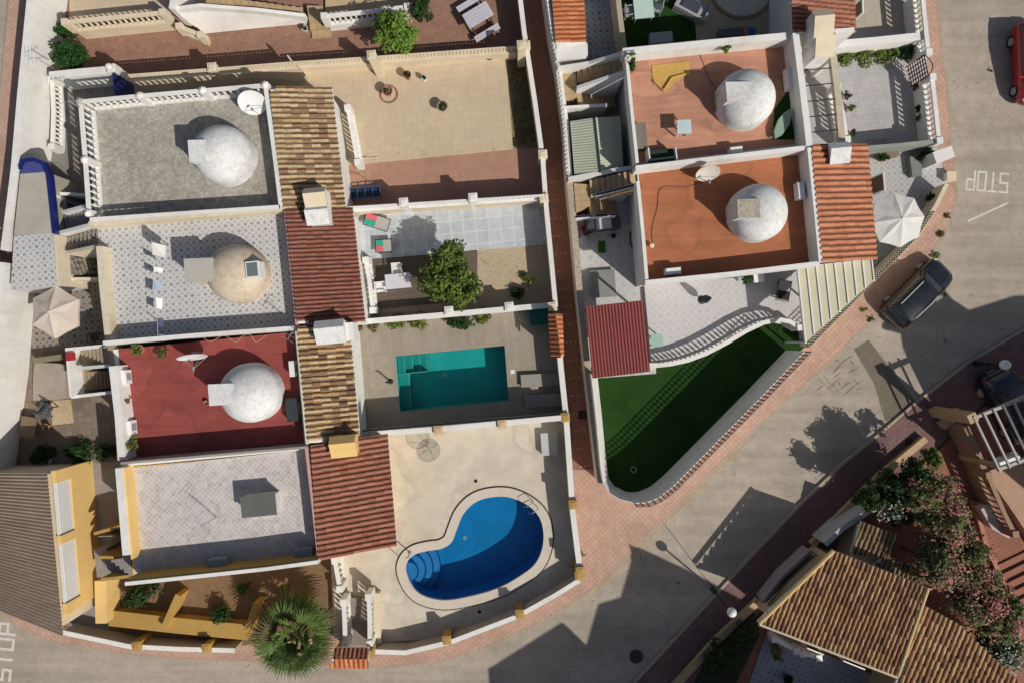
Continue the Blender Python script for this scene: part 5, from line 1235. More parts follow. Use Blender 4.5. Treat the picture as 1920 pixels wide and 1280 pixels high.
# brown patio things
t = thing('garden_bed', 'raised pale concrete bed with rounded corners in the brown patio', 'garden bed', P(95, 710))
MB().prism(spline(PP([(64, 684), (72, 680), (116, 682), (122, 690), (124, 740), (118, 748), (72, 750), (62, 742)], .42), 3), .1, .42).build('bed', mat('pale_concrete', (.36, .31, .25), .1, 3, .9, .4), t)
MB().strip(PP([(62, 676), (118, 668)], .8), .25, .1, .8).build('bench_back', mat('olive_wood', (.22, .19, .12), .15, 6), t)
yard('pale_rug', [(94, 751), (132, 748), (138, 792), (98, 797)], mat('worn_mat', (.50, .39, .24), .2, 7, .9, .5), .17)
chair('dark grey armchair on the pale patch of the brown patio', 80, 768, .2, R(150), mat('dark_grey_cushion', (.11, .115, .125), .1, 5, .9), s=.62)
table('round-cornered brown side table left of the dark armchair', 52, 800, .2, .75, 1.0, R(-8), mat('brown_wood', (.2, .13, .08), .15, 6), h=.5)
c = P(86, 863, .3); o = MB().lathe(c.x, c.y, [(.17, .19), (.27, .2), (.3, .28), (.27, .36), (.17, .37), (.16, .28), (.17, .19)], 24, False).build('tyre', mat('white_painted_rubber', (.45, .44, .42), .15, 9, .9), None, True); tag(o, 'old white-painted tyre lying in the brown patio bed', 'tyre')
bowl('small orange clay planter beside the dark armchair', 85, 800, .17, .35, mat('orange_clay', (.5, .24, .1), .1, 8), z=.2)
c = P(172, 632, .6); t = thing('folding_chair', 'black-framed folding chair frame on the patterned patio', 'chair', (c.x, c.y, .17)); mb = MB()
q = [V3(P(163, 626, .7), .7), V3(P(192, 622, .7), .7), V3(P(176, 645, .3), .3), V3(P(163, 640, .5), .5)]; mb.tube(q+[q[0]], .02, 5); mb.build('frame', black, t)
lbox(MB(), t, c.x, c.y, 0, 0, .4, .42, .4, .4, .3).build('seat', mat('brown_sling', (.1, .07, .05), .1, 5), t)
# added stand-in blocks for the pale patches between dark bars on the deck
m_gb = mat('grey_block', (.30, .28, .245), .1, 5, .8, .3, .2)
def slab_box(label, name, cat, px, py, z0, z1, sx, sy, m, ang=AX, group=None, lid=None):
    c = P(px, py, z1); t = thing(name, label, cat, (c.x, c.y, z0), group); MB().box(c.x, c.y, z0, z1-.03, sx*.96, sy*.94, ang).build('body', m, t)
    MB().box(c.x, c.y, z1-.03, z1, sx, sy, ang).build('top', lid or m, t); return t
slab_box('low grey stand-in block on the pool deck, nearer the pool deck gate roof', 'bench', 'bench', 1013, 712, .2, .45, 1.9, .62, m_gb, R(3), 'low grey stand-in blocks on the pool deck')
slab_box('low grey stand-in block on the pool deck, nearer the black screen', 'bench', 'bench', 1020, 750, .2, .45, 1.9, .62, m_gb, R(3), 'low grey stand-in blocks on the pool deck')
slab_box('dark green covered box in the corner of the pool deck', 'storage_box', 'storage box', 1011, 592, .2, .9, .95, .9, mat('green_tarpaulin', (.008, .10, .075), .1, 5, .6))
c = P(961, 696, .22); tag(MB().box(c.x, c.y, .2, .224, .2, .2, AX).build('skimmer_lid', whitem), 'small square white skimmer lid east of the turquoise pool', 'skimmer lid')
def post_thing(label, name, cat, px, py, z, h, m, r=.03):
    c = P(px, py, z+h); t = thing(name, label, cat, (c.x, c.y, z)); MB().cyl(c.x, c.y, z, z+h, r, 8).build('post', m, t); MB().lathe(c.x, c.y, [(.14, z), (.12, z+.06), (.04, z+.08)], 14).build('base', m, t)
    MB().tube([(c.x-.12, c.y, z+h-.04), (c.x, c.y, z+h), (c.x+.12, c.y-.05, z+h-.1)], r*.8, 6).build('head', m, t); return t
post_thing('short dark garden tap post west of the turquoise pool', 'garden_tap', 'garden tap', 727, 716, .2, .75, black, .05)
post_thing('slim grey outdoor shower post by the neck of the kidney pool', 'outdoor_shower', 'shower', 764, 1045, .2, .9, greym)
c = P(1328, 560, 1.5); t = thing('parasol', 'folded dark parasol standing on the white tiled terrace', 'parasol', (c.x, c.y, .45))
MB().lathe(c.x, c.y, [(.16, .9), (.2, 1.1), (.13, 1.5), (.05, 1.9), (.01, 1.95)], 10).build('canopy', mat('dark_canvas', (.03, .03, .045), .1, 5), t); MB().cyl(c.x, c.y, .45, .95, .03, 8).build('pole', black, t); MB().lathe(c.x, c.y, [(.22, .44), (.2, .5), (.05, .54)], 14).build('base', black, t)
# round glass table by the kidney pool
c = P(803, 843, .95); t = thing('round_table', 'round wire-rimmed glass table on the beige pool terrace', 'table', (c.x, c.y, .2))
gt = NT('clear_glass'); tr = gt.new('ShaderNodeBsdfTransparent'); tr.inputs[0].default_value = (.72, .74, .72, 1); gl = gt.new('ShaderNodeBsdfGlossy'); gl.inputs[1].default_value = .05; mx = gt.new('ShaderNodeMixShader'); mx.inputs[0].default_value = .1
gt.l.new(tr.outputs[0], mx.inputs[1]); gt.l.new(gl.outputs[0], mx.inputs[2]); gt.l.new(mx.outputs[0], gt.n['Material Output'].inputs[0]); m_cg = gt.m
MB().cyl(c.x, c.y, .93, .945, .56, 32).build('tabletop', m_cg, t); mb = MB(); mb.tube([(c.x+.57*math.cos(i*math.pi/16), c.y+.57*math.sin(i*math.pi/16), .94) for i in range(33)], .014, 5); mb.build('rim', greym, t)
for i in range(4): a = i*math.pi/2+.5; MB().tube([(c.x+.5*math.cos(a), c.y+.5*math.sin(a), .93), (c.x+.1*math.cos(a), c.y+.1*math.sin(a), .55), (c.x+.4*math.cos(a), c.y+.4*math.sin(a), .2)], .014, 5).build('leg', greym, t)
# pool ladder
t = thing('pool_ladder', 'steel pool ladder at the east edge of the kidney pool', 'pool ladder', P(1003, 950))
for k in (-.2, .2):
    a = P(1004, 948, .8); d = Vector((-.7, -.5)).normalized(); s_ = Vector((.5, -.7)).normalized()*k; p0 = a+s_
    MB().tube([(p0.x, p0.y, .25), (p0.x, p0.y, .75), (p0.x+d.x*.35, p0.y+d.y*.35, .8), (p0.x+d.x*.5, p0.y+d.y*.5, .5), (p0.x+d.x*.5, p0.y+d.y*.5, -.6)], .02, 6).build('handrail', greym, t)
slab_box('white-topped pump cover in the shade by the alley wall', 'pump_cover', 'pump cover', 1030, 832, .2, .55, .8, 1.1, mat('pale_grey_cover', (.5, .49, .47), .05, 3), R(4))
for lab, a, b in (('small round dark drain in the middle of the beige pool terrace', 892, 901), ('small round dark drain between the kidney pool and street wall', 899, 1146)):
    c = P(a, b, .21); tag(MB().cyl(c.x, c.y, .19, .208, .09, 14).build('drain', black), lab, 'drain')
# stair to the street by the palm
t = thing('garden_stair', 'dark stair between two white balustrades running down to the street', 'staircase', P(668, 1165))
steps(t, P(668, 1210, .25), P(668, 1122, .6), 1.05, .16, .5, 6, mat('grey_brown_tread', (.24, .20, .165), .12, 4), 'flight')
MB().prism(PP([(700, 1112), (712, 1112), (714, 1205), (702, 1208)], .6), .1, .6).build('side_wall', cream, t)
balwall('white balustrade on the palm side of the stair down to the street', [(644, 1128), (646, 1165), (647, 1208)], .5, 1.35, base=.4)
balwall('white balustrade on the pool side of the stair down to the street', [(691, 1118), (693, 1160), (693, 1205)], .5, 1.35, base=.4)
balwall('white balustrade beneath the corner of the red tiled roof', [(628, 1050), (632, 1075), (637, 1103)], .5, 1.4, base=.4)
# barbecue patio
c = P(1131, 418, 1.0); t = thing('barbecue', 'grey built-in barbecue counter against the cream stair', 'barbecue', (c.x, c.y, .17))
MB().box(c.x, c.y, .17, .98, 1.7, .6, AX).build('counter', mat('dark_counter', (.09, .08, .075), .15, 5), t); lbox(MB(), t, c.x, c.y, .02, 0, .98, 1.03, .75, .6, AX).build('grill_lid', mat('pale_lid', (.5, .49, .46), .08, 4, .5), t)
lbox(MB(), t, c.x, c.y, -.6, 0, .98, 1.02, .35, .5, AX).build('sink', greym, t)
chair('dark red chair in the corner left of the barbecue counter', 1101, 430, .17, R(-60), mat('dark_red_cloth', (.12, .03, .03), .1, 5), s=.5)
c = P(1095, 452, .7); t = thing('bin', 'blue-grey bin against the alley wall near the barbecue', 'bin', (c.x, c.y, .17)); MB().lathe(c.x, c.y, [(.17, .17), (.22, .7), (.24, .7), (.2, .76)], 16).build('body', mat('blue_plastic', (.1, .17, .22), .08, 4, .5), t); MB().lathe(c.x, c.y, [(.24, .76), (.1, .82)], 16).build('lid', greym, t)
c = P(1128, 464, .2); tag(MB().box(c.x, c.y, .24, .275, .34, .58, R(1)).build('mat', mat('green_mat', (.03, .12, .01), .15, 20, .95)), 'small bright green mat on the barbecue patio', 'mat')
c = P(1150, 443, .35); t = thing('bucket', 'small black bucket between the barbecue and the house wall', 'bucket', (c.x, c.y, .17)); MB().lathe(c.x, c.y, [(.09, .24), (.12, .45), (.11, .45), (.09, .3)], 14).build('body', black, t)
c = P(1191, 448, .25); mb = MB()
for k in range(3): mb.tube([(c.x+(.28-.02*k)*math.cos(a*R(15)), c.y+(.58-.03*k)*math.sin(a*R(15)), .26+.02*k) for a in range(25)], .012, 5)
tag(mb.build('garden_hose', mat('green_hose', (.06, .10, .06), .1, 5, .5)), 'thin coiled hose lying by the orange house wall', 'hose')
slab_box('grey concrete plinth in front of the red metal canopy', 'plinth', 'plinth', 1131, 532, .17, .42, 1.2, 1.35, mat('grey_plinth', (.24, .235, .225), .08, 3), R(4))
# front terrace
balwall('curving white balustrade between the tiled terrace and the lawn', [(1222, 686), (1258, 682), (1290, 675), (1325, 662), (1365, 641), (1400, 620), (1432, 605), (1462, 599), (1482, 603), (1500, 614)], .55, 1.35, base=.5, sp=.2)
table('small square white table beside the green bush on the tiled terrace', 1423, 520, .44, .5, .48, AX, whitem, h=.6)
t = tree('small dark green pot bush against the orange house wall', 1400, 521, .9, 10, .35, 260, L_green and .06, L_green, cl=8, name='shrub', cat='shrub', trunk=False)
table('green glass-topped table beside the red canopy', 1232, 638, .44, .55, .62, AX, mat('green_glass', (.35, .5, .42), .1, 6, .15, 0, 0, .7), legm=greym)
c = P(1365, 520, .45); tag(MB().box(c.x, c.y, .44, .46, .6, .14, R(4)).build('doormat', mat('olive_mat', (.16, .15, .09), .2, 20)), 'narrow olive doormat below the orange house parapet', 'doormat')
lounger('dark garden chair in the shade between the terrace and the pergola', 1470, 545, .45, R(80), (black, black), 1.0)
c = P(1256, 864, .2); o = MB().lathe(*P(1188, 880, .2), [(.09, .13), (.16, .15), (.17, .22), (.12, .24), (.1, .18)], 16, False).build('sprinkler_ring', mat('grey_ring', (.2, .24, .2), .1, 6), None, True); tag(o, 'small grey ring lying at the narrow end of the lawn', 'hose reel')
# corner patio and east patio
potted('potted plant by the grey-green wall on the corner patio', 1655, 297, .17, 10, .25, .16, .3, L_dark); potted('dark potted plant nearest the meter cabinet', 1730, 292, .17, 16, .4, .2, .3, L_dark, 420); potted('leafy plant at the foot of the corner patio', 1742, 372, .17, 8, .2, .14, .25, L_dark, 160)
slab_box('low rattan bench beside the grey-green wall', 'bench', 'bench', 1668, 289, .17, .6, .9, .35, mat('rattan', (.22, .17, .12), .2, 10), R(8))
slab_box('green-grey garden box under the meter cabinet', 'storage_box', 'storage box', 1718, 312, .17, .55, .5, 1.0, mat('green_grey_box', (.2, .22, .19), .1, 4), R(8))
slab_box('lilac bench by the south wall of the grey square-tiled patio', 'bench', 'bench', 1649, 267, .17, .55, .75, .33, mat('lilac_bench', (.33, .29, .34), .1, 4), R(4))
for i, (lab, a, b, r_, m) in enumerate((('dark potted plant by the north end of the patio balustrade', 1587, 181, 7, L_dark), ('yellow-green potted plant by the patio balustrade', 1594, 205, 8, L_yel), ('potted plant beside the street balustrade by the rusty gate', 1716, 165, 8, L_dry), ('white-potted plant by the street balustrade, north of its pair', 1722, 205, 8, L_dark), ('white-potted plant by the street balustrade, south of its pair', 1723, 222, 8, L_mid), ('dark potted plant in the shade at the balustrade foot', 1597, 252, 7, L_dark))):
    potted(lab, a, b, .17, r_, .2, .15, .25, m, 150, .05, m_wcl)
balwall('white balustrade edging the concrete pergola on the grey patio', [(1570, 163), (1580, 212), (1588, 262)], .4, 1.25, base=.25)
# north garden with turf
yard('turf_patch', [(1163, -20), (1296, -20), (1306, 74), (1172, 92)], m_turf, .18)
table('pale green glass garden table on the turf at the top', 1207, 14, .2, .95, 1.05, AX, mat('pale_green_glass', (.48, .62, .55), .05, 3, .2, 0, 0, .7), legm=greym)
chair('grey garden chair right of the pale green table', 1234, 12, .2, R(170), greym, s=.45); chair('grey garden chair left of the pale green table', 1180, 20, .2, R(10), greym, s=.45)
slab_box('light grey covered box against the terracotta house parapet wall', 'storage_box', 'storage box', 1240, 70, .2, .8, 1.1, .5, mat('light_grey_cover', (.36, .36, .36), .06, 3), R(5))
c = P(1300, 12, .7); t = thing('garden_sofa', 'grey corner sofa with dark cushions on the turf edge', 'sofa', (c.x, c.y, .2)); A_ = R(-28); m_gs = mat('grey_rattan', (.36, .35, .35), .15, 14)
lbox(MB(), t, c.x, c.y, 0, 0, .2, .55, 1.7, .85, A_).build('seat', m_gs, t); lbox(MB(), t, c.x, c.y, 0, -.4, .55, .85, 1.7, .12, A_).build('backrest', m_gs, t); lbox(MB(), t, c.x, c.y, -.1, .05, .55, .65, .9, .6, A_).build('cushion', mat('charcoal_cushion', (.05, .055, .07), .1, 5), t); lbox(MB(), t, c.x, c.y, .8, 0, .55, .75, .14, .85, A_).build('armrest', m_gs, t)
c = P(1393, -28, .4); t = thing('plinth', 'round beige paved circle edge at the top of the gravel patio', 'round plinth', (c.x, c.y, .18)); MB().cyl(c.x, c.y, .1, .3, 1.6, 48).build('edge', mat('dark_beige_edge', (.3, .24, .15), .1, 4), t); MB().cyl(c.x, c.y, .3, .34, 1.5, 48).build('top', m_bconc, t)
slab_box('dark storage cabinet by the terracotta house north wall', 'cabinet', 'cabinet', 1372, 60, .18, .7, 1.2, .35, mat('dark_grey_cabinet', (.12, .12, .12), .08, 4), R(5))
t = slab_box('small orange toy box beside the dark cabinet', 'toy_box', 'box', 1398, 57, .18, .6, .25, .42, mat('orange_box', (.5, .2, .12), .1, 5), R(5)); slab_box('bright blue bag next to the orange toy box', 'bag', 'bag', 1409, 60, .18, .5, .35, .4, mat('blue_bag', (.03, .12, .42), .15, 7), R(-20))
t = thing('flat_roof', 'small orange tiled lean-to roof beside the alley at the top', 'roof', P(1065, 30)); tile_roof(t, [(1032, -40, 2.5), (1092, -40, 2.3), (1098, 78, 2.3), (1042, 80, 2.5)], ((1040, 10), (1092, 6)), t_org, pitch=.2)
MB().prism(PP([(1036, -40), (1088, -40), (1093, 74), (1044, 76)], 2.3), .1, 2.25).build('wall', white, t)
t = slab_box('flat white roof slab below the small orange lean-to', 'flat_roof', 'roof', 1073, 96, .15, 2.2, 1.45, .75, white, R(2))
yard('dark_flower_patio', [(1096, -20), (1163, -20), (1172, 98), (1104, 112)], mat_star('dark_flower_tile', (.33, .34, .37), (.10, .11, .15), .3, AX, .27, 0, .3, .2), .18)
wall('narrow beige wall between the dark flower-tiled patio and the turf', [(1155, -40), (1164, 40), (1172, 100)], 1.9, .18, mat('beige_wall', (.42, .36, .27), .1, 4))
# terracotta roof objects
c0 = PP([(1222, 123), (1292, 115), (1294, 141), (1276, 148), (1259, 160), (1245, 173), (1225, 157)], ZR+.05)
mb = MB().prism(c0, ZR, ZR+.05); mb.tube([V3(P(1226, 152, 3.1), 3.1), V3(P(1244, 170, 3.12), 3.12), V3(P(1260, 146, 3.12), 3.12), V3(P(1290, 138, 3.1), 3.1)], .05, 6); tag(mb.build('tarpaulin', mat('mustard_canvas', (.52, .33, .09), .12, 4, .85, .3, .4)), 'crumpled mustard-yellow tarpaulin on the terracotta roof', 'tarpaulin')
table('pale blue square table on the terracotta roof', 1283, 238, ZR, .62, .62, R(2), mat('pale_blue_plastic', (.50, .62, .64), .04, 3, .5))
t = thing('roof_box', 'long dark metal cabinet along the west parapet of the terracotta roof', 'cabinet', P(1202, 255, ZR)); c = P(1202, 255, 3.6); MB().box(c.x, c.y, ZR, 3.6, .45, 1.1, R(4)).build('body', mat('dark_cabinet', (.07, .055, .05), .1, 5), t); MB().box(c.x, c.y, 3.6, 3.63, .49, 1.14, R(4)).build('top', mat('cabinet_top', (.2, .17, .14), .1, 5), t)
c = P(1240, 291, 3.5); t = thing('bench', 'dark green swing bench in the shade at the south of the terracotta roof', 'bench', (c.x, c.y, ZR)); MB().box(c.x, c.y, 3.35, 3.45, 1.15, .5, R(7)).build('seat', mat('dark_green_canvas', (.02, .045, .03), .1, 4), t); MB().box(c.x, c.y-.22, 3.45, 3.8, 1.15, .06, R(7)).build('backrest', mat('dark_green_canvas', (.02, .045, .03)), t)
for k in (-1, 1): MB().box(c.x+k*.6, c.y, ZR, 3.8, .05, .5, R(7)).build('frame', whitem, t)
ac_unit('white air conditioner on the east parapet side of the terracotta roof', 1483, 146, ZR, .3, .95)
c = P(1469, 232, 3.4); t = thing('dinghy', 'pale green kayak-shaped cover leaning beside the dome on the terracotta roof', 'boat cover', (c.x, c.y, ZR)); mb = MB(); A_ = R(62)
for i in range(10):
    pass
hull = [(-.75, 0), (-.45, .2), (.1, .27), (.55, .16), (.8, 0), (.55, -.16), (.1, -.27), (-.45, -.2)]; ca, sa = math.cos(A_), math.sin(A_)
mb.prism([Vector((c.x+a*ca-b*sa, c.y+a*sa+b*ca)) for a, b in hull], ZR+.2, ZR+.36); mb.build('cover', mat('pale_green_cover', (.26, .36, .28), .1, 4), t); MB().box(c.x, c.y, ZR, ZR+.2, .5, .3, A_).build('cradle', wood, t)
yard_ = MB().prism(PP([(1452, 205), (1492, 150), (1506, 262), (1448, 262)], ZR+.02), ZR+.01, ZR+.03); tag(yard_.build('turf_mat', m_turf), 'dark artificial turf mat under the kayak-shaped cover', 'turf mat')
ac_unit('white air conditioner at the south side of the terracotta roof', 1381, 281, ZR, .55, .28)
# window box
c = P(1184, 101, 3.95); t = thing('planter', 'small white-barred planter on the corner of the terracotta roof parapet', 'planter', (c.x, c.y, 3.85)); MB().box(c.x, c.y, 3.86, 3.98, .45, .2, AX).build('box', whitem, t); leaves(MB(), (c.x, c.y, 4.0), (.22, .1, .08), 60, .05, 4).build('foliage', L_mid, t)
# orange roof, maroon roof, yellow house roof
ac_unit('white air conditioner on the east side of the orange roof', 1503, 357, ZR, .3, .75); ac_unit('white air conditioner at the south parapet of the orange roof', 1263, 508, ZR, .66, .28)
c = P(1222, 461, 3.15); t = thing('roof_vent', 'small pale vent pipe on the orange roof', 'vent', (c.x, c.y, ZR)); MB().cyl(c.x, c.y, ZR, 3.2, .07, 12).build('pipe', cream, t); MB().lathe(c.x, c.y, [(.11, 3.2), (.1, 3.25), (.02, 3.28)], 12).build('cowl', cream, t)
ac_unit('larger white air conditioner on the west side of the maroon roof, north one', 227, 707, ZR, .42, .62, group='air conditioners on the maroon roof'); ac_unit('larger white air conditioner on the west side of the maroon roof, by the green plant', 237, 802, ZR, .42, .62, group='air conditioners on the maroon roof')
ac_unit('slim white air conditioner on the east side of the maroon roof', 547, 691, ZR, .24, .7)
ac_unit('dark glossy unit below the slim white air conditioner on the maroon roof', 547, 768, ZR, .5, 1.05, .5, m=mat('charcoal_casing', (.045, .05, .055), .08, 3, .35, .1, 0, .6))
ac_unit('grey air conditioner midway along the south parapet of the yellow house', 405, 1055, ZR, .8, .32, .6, m=mat('grey_casing', (.28, .3, .31), .06, 3, .5)); ac_unit('grey air conditioner at the south-east corner of the yellow house roof', 568, 1036, ZR, .8, .32, .6, m=mat('grey_casing', (.28, .3, .31)))
c = P(388, 754, 3.1); t = thing('bucket', 'little orange and white bucket by the maroon roof hatch', 'bucket', (c.x, c.y, ZR)); MB().lathe(c.x, c.y, [(.08, ZR), (.11, 3.2), (.1, 3.2), (.08, 3.1)], 12).build('body', terracotta, t)
c = P(470, 848, 3.2); mb = MB().tube([V3(P(385, 852, 3.05), 3.05), V3(P(450, 842, 3.08), 3.08), V3(P(520, 836, 3.06), 3.06)], .06, 6); tag(mb.build('folded_awning', mat('black_awning', (.02, .02, .025), .2, 6)), 'black folded awning lying along the south parapet of the maroon roof', 'awning')
def antenna(label, px, py, z, h, ang, n=5, L=.8):
    c = P(px, py, z+h); t = thing('tv_antenna', label, 'antenna', (c.x, c.y, z)); MB().cyl(c.x, c.y, z, z+h, .018, 6).build('mast', greym, t)
    d = Vector((math.cos(ang), math.sin(ang))); e = Vector((-d.y, d.x)); mb = MB().tube([V3(c-d*L/2, z+h-.05), V3(c+d*L/2, z+h-.05)], .012, 5)
    for i in range(n): q = c+d*L*(i/(n-1)-.5); w = .28-.03*i; mb.tube([V3(q-e*w, z+h-.05), V3(q+e*w, z+h-.05)], .008, 4)
    mb.build('aerial', greym, t)
antenna('thin tv antenna outside the north-west corner of the grey roof', 128, 190, 3.0, 1.8, R(10)); antenna('thin tv antenna leaning over the yellow house roof', 378, 985, ZR, 1.5, R(-35)); antenna('thin tv antenna between the flowered roof and the chimney', 545, 625, 3.6, 1.6, R(60), 4, .6); antenna('thin tv antenna at the top left above the white street wall', 66, 108, 2.3, 1.2, R(5), 5, .7)
# clothes line on the flower-patterned roof
t = thing('clothes_line', 'clothes line with white and blue washing on the flower-patterned roof', 'clothes line', P(288, 540, ZR)); zc = 4.5
a, b = P(284, 452, zc), P(296, 628, zc)
for q in (a, b): MB().cyl(q.x, q.y, ZR, zc+.02, .02, 6).build('post', greym, t)
MB().tube([V3(a, zc), V3((a+b)/2, zc-.06), V3(b, zc)], .006, 4).build('line', whitem, t)
cl = [(.08, .3, .75, whitem), (.30, .12, .4, whitem), (.47, .16, .25, mat('light_blue_cloth', (.35, .42, .55), .08, 5)), (.66, .26, .16, whitem), (.86, .2, .14, mat('navy_cloth', (.08, .09, .16), .08, 5))]
for u, w, hgt, m in cl:
    p = a.lerp(b, u); d = (b-a).normalized(); mb = MB(); q0, q1 = p-d*w*.9, p+d*w*.9; sw = Vector((.22, -.04)); z1 = zc-.04
    mb.face([V3(q0, z1), V3(q1, z1), V3(q1+sw*.7, z1-hgt), V3(q0+sw, z1-hgt)]); mb.face([V3(q0-Vector((.02, 0)), z1), V3(q1-Vector((.02, 0)), z1), V3(q1-sw*.3, z1-hgt*.7), V3(q0-sw*.4, z1-hgt*.7)]); mb.build('garment', m, t)
# road furniture
c = P(1193, 1230, .02); t = thing('manhole_cover', 'round dark manhole cover in the shaded street', 'manhole cover', (c.x, c.y, .012)); MB().cyl(c.x, c.y, .0, .022, .31, 28).build('cover', mat('iron_cover', (.03, .03, .032), .3, 30, .6, 0, .6), t); MB().cyl(c.x, c.y, .0, .019, .36, 28).build('frame', mat('iron_frame', (.09, .085, .08), .1, 9), t)
for lab, a, b, s in (('small square drain cover near the upper end of the alley dots', 1098, 737, .12), ('small square dark cover in the lower red pavement', 1705, 827, .35)): c = P(a, b, .17); tag(MB().box(c.x, c.y, .12, .172 if s < .2 else .13, s, s, R(5)).build('drain_cover', rust), lab, 'drain cover')
t = thing('pavement_post', 'bent green pavement post beside the beige pool terrace wall', 'post', P(1090, 1045, .12)); c = P(1092, 1040, .8); MB().tube([(c.x, c.y, .12), (c.x, c.y, .9), (c.x+.1, c.y+.12, 1.15)], .03, 8).build('post', mat('green_paint', (.05, .09, .05), .1, 5, .5), t); MB().tube([(c.x+.1, c.y+.12, 1.15), (c.x-.1, c.y+.3, 1.2), (c.x-.12, c.y+.1, 1.1)], .02, 6).build('hook', mat('green_paint', (.05, .09, .05)), t)
m_tar = mat('tar_seam', (.10, .085, .07), .3, 6, .9); mb = MB()
mb.strip(PP([(1243, 978), (1320, 1080), (1356, 1118)], .0165), .035, .013, .0165); struct('tar_seam', mb, m_tar)
mb = MB()
for i in range(34):
    a = rnd.uniform(0, 1); x, y = 1530+a*90+rnd.uniform(-22, 22), 700+rnd.uniform(-30, 40); c = P(x, y, .016); an = R(rnd.choice((35, 40, 128, 133))); L = rnd.uniform(.1, .7)
    mb.box(c.x, c.y, .0125, .0162+.0001*i, L, rnd.uniform(.02, .06), an)
struct('road_stains', mb, mat('road_stain', (.21, .18, .14), .3, 6, .9))

# ---------------- vehicles ----------------
def car(label, cx, cy, z, heading, paint, name='parked_car', L=4.3, W=1.82, Hh=1.5, rails=True, lean=0):
    t = thing(name, label, 'car', (cx, cy, z)); ca, sa = math.cos(heading), math.sin(heading); kx, kw, kz = L/4.36, W/1.8, Hh/1.5
    def T(x, y, zz): x *= kx; y *= kw; return (cx+x*ca-y*sa, cy+x*sa+y*ca, z+zz*kz)
    S = [(-2.18, .60, .36, .62), (-2.12, .76, .30, .86), (-1.95, .85, .24, .97), (-1.5, .895, .22, 1.0), (-.6, .90, .22, .99), (.5, .90, .22, .97), (1.0, .895, .22, .955), (1.5, .875, .22, .90), (1.85, .82, .24, .83), (2.05, .72, .3, .74), (2.16, .52, .36, .62)]
    mb = MB(); rings = []
    for x, hw, zl, zt in S:
        half = [(hw*.9, zl), (hw, zl+(zt-zl)*.35), (hw*.985, zl+(zt-zl)*.75), (hw*.93, zt-.03), (hw*.80, zt), (hw*.4, zt+.022)]
        rings.append([T(x, y, zz) for y, zz in half]+[T(x, 0, zt+.028)]+[T(x, -y, zz) for y, zz in half[::-1]])
    for a, b in zip(rings, rings[1:]):
        for i in range(len(a)-1): mb.face([a[i], b[i], b[i+1], a[i+1]])
        mb.face([a[0], a[-1], b[-1], b[0]])
    mb.face(rings[0]); mb.face(rings[-1][::-1]); body = mb.build('body', paint, t, True)
    G = [(-2.02, .74, .93, .70, .95), (-1.72, .80, .96, .60, 1.37), (-1.45, .82, .97, .60, 1.45), (-.6, .83, .97, .62, 1.49), (.1, .83, .96, .61, 1.47), (.42, .82, .95, .58, 1.41), (.75, .80, .945, .60, 1.2), (1.12, .78, .935, .66, .95)]
    gb = MB(); rg = []
    for x, bw, bz, tw, tz in G: rg.append([T(x, bw, bz), T(x, (bw+tw)/2+.03, (bz+tz)/2), T(x, tw, tz-.03), T(x, tw*.85, tz), T(x, 0, tz+.025), T(x, -tw*.85, tz), T(x, -tw, tz-.03), T(x, -(bw+tw)/2-.03, (bz+tz)/2), T(x, -bw, bz)])
    for a, b in zip(rg, rg[1:]):
        for i in range(8): gb.face([a[i], b[i], b[i+1], a[i+1]])
    gb.face(rg[0]); gb.face(rg[-1][::-1]); gb.build('windows', glass, t, True)
    rf = MB(); rr = [(-1.74, .585, 1.375), (-1.45, .60, 1.462), (-.6, .62, 1.502), (.1, .61, 1.482), (.44, .575, 1.418)]
    for (x0, w0, z0), (x1, w1, z1) in zip(rr, rr[1:]):
        for (a, b) in ((-1, -.6), (-.6, 0), (0, .6), (.6, 1)):
            zz = lambda q, zc: zc+.03-.045*abs(q)**2
            rf.face([T(x0, w0*a, zz(a, z0)), T(x1, w1*a, zz(a, z1)), T(x1, w1*b, zz(b, z1)), T(x0, w0*b, zz(b, z0))])
    rf.build('roof', paint, t, True)
    for k in (-1, 1):
        for a_, b_, r_ in (((.44, .57, 1.41), (1.12, .755, .96), .028), ((-1.74, .58, 1.37), (-2.0, .74, .96), .04), ((-.45, .62, 1.45), (-.42, .835, .98), .025), ((-1.25, .61, 1.44), (-1.35, .83, .98), .03)):
            MB().tube([T(a_[0], a_[1]*k, a_[2]), T(b_[0], b_[1]*k, b_[2])], r_, 5).build('window_pillar', paint, t)
    for k in (-1, 1):
        if rails: MB().tube([T(-1.5, .56*k, 1.5), T(-1.3, .56*k, 1.55), (T(-.4, .575*k, 1.58)), T(.1, .56*k, 1.545), T(.25, .55*k, 1.49)], .018, 6).build('roof_rail', whitem, t)
        MB().tube([T(.85, .88*k, 1.0), T(.83, .99*k, 1.04), T(.8, 1.07*k, 1.03)], .06, 7).build('mirror', paint, t)
        m_ = MB(); m_.tube([T(-2.06, .68*k, .86), T(-1.93, .835*k, .88)], .05, 6); m_.build('tail_light', mat('red_lens', (.25, .01, .01), .05, 5, .2, 0, 0, .7), t)
        m_ = MB(); m_.tube([T(1.9, .74*k, .76), T(2.08, .58*k, .7)], .06, 6); m_.build('headlight', mat('clear_lens', (.5, .52, .52), .05, 5, .1, 0, 0, .8), t)
        for x in (-1.32, 1.33):
            w = MB(); a, b = Vector(T(x, .70*k, .32)), Vector(T(x, .885*k, .32)); w.tube([tuple(a), tuple(b)], .32*kz, 18); wo = w.build('wheel', mat('tyre_rubber', (.02, .02, .02), .1, 6, .9), t)
            h_ = MB(); h_.tube([tuple(b), tuple(b+(b-a).normalized()*.01)], .2*kz, 14); h_.build('rim', greym, wo)
    w = MB()
    for y0 in (-.35, .25): w.tube([T(1.06, y0, .985), T(.7, y0+.38, 1.2)], .01, 4)
    w.build('wipers', black, t)
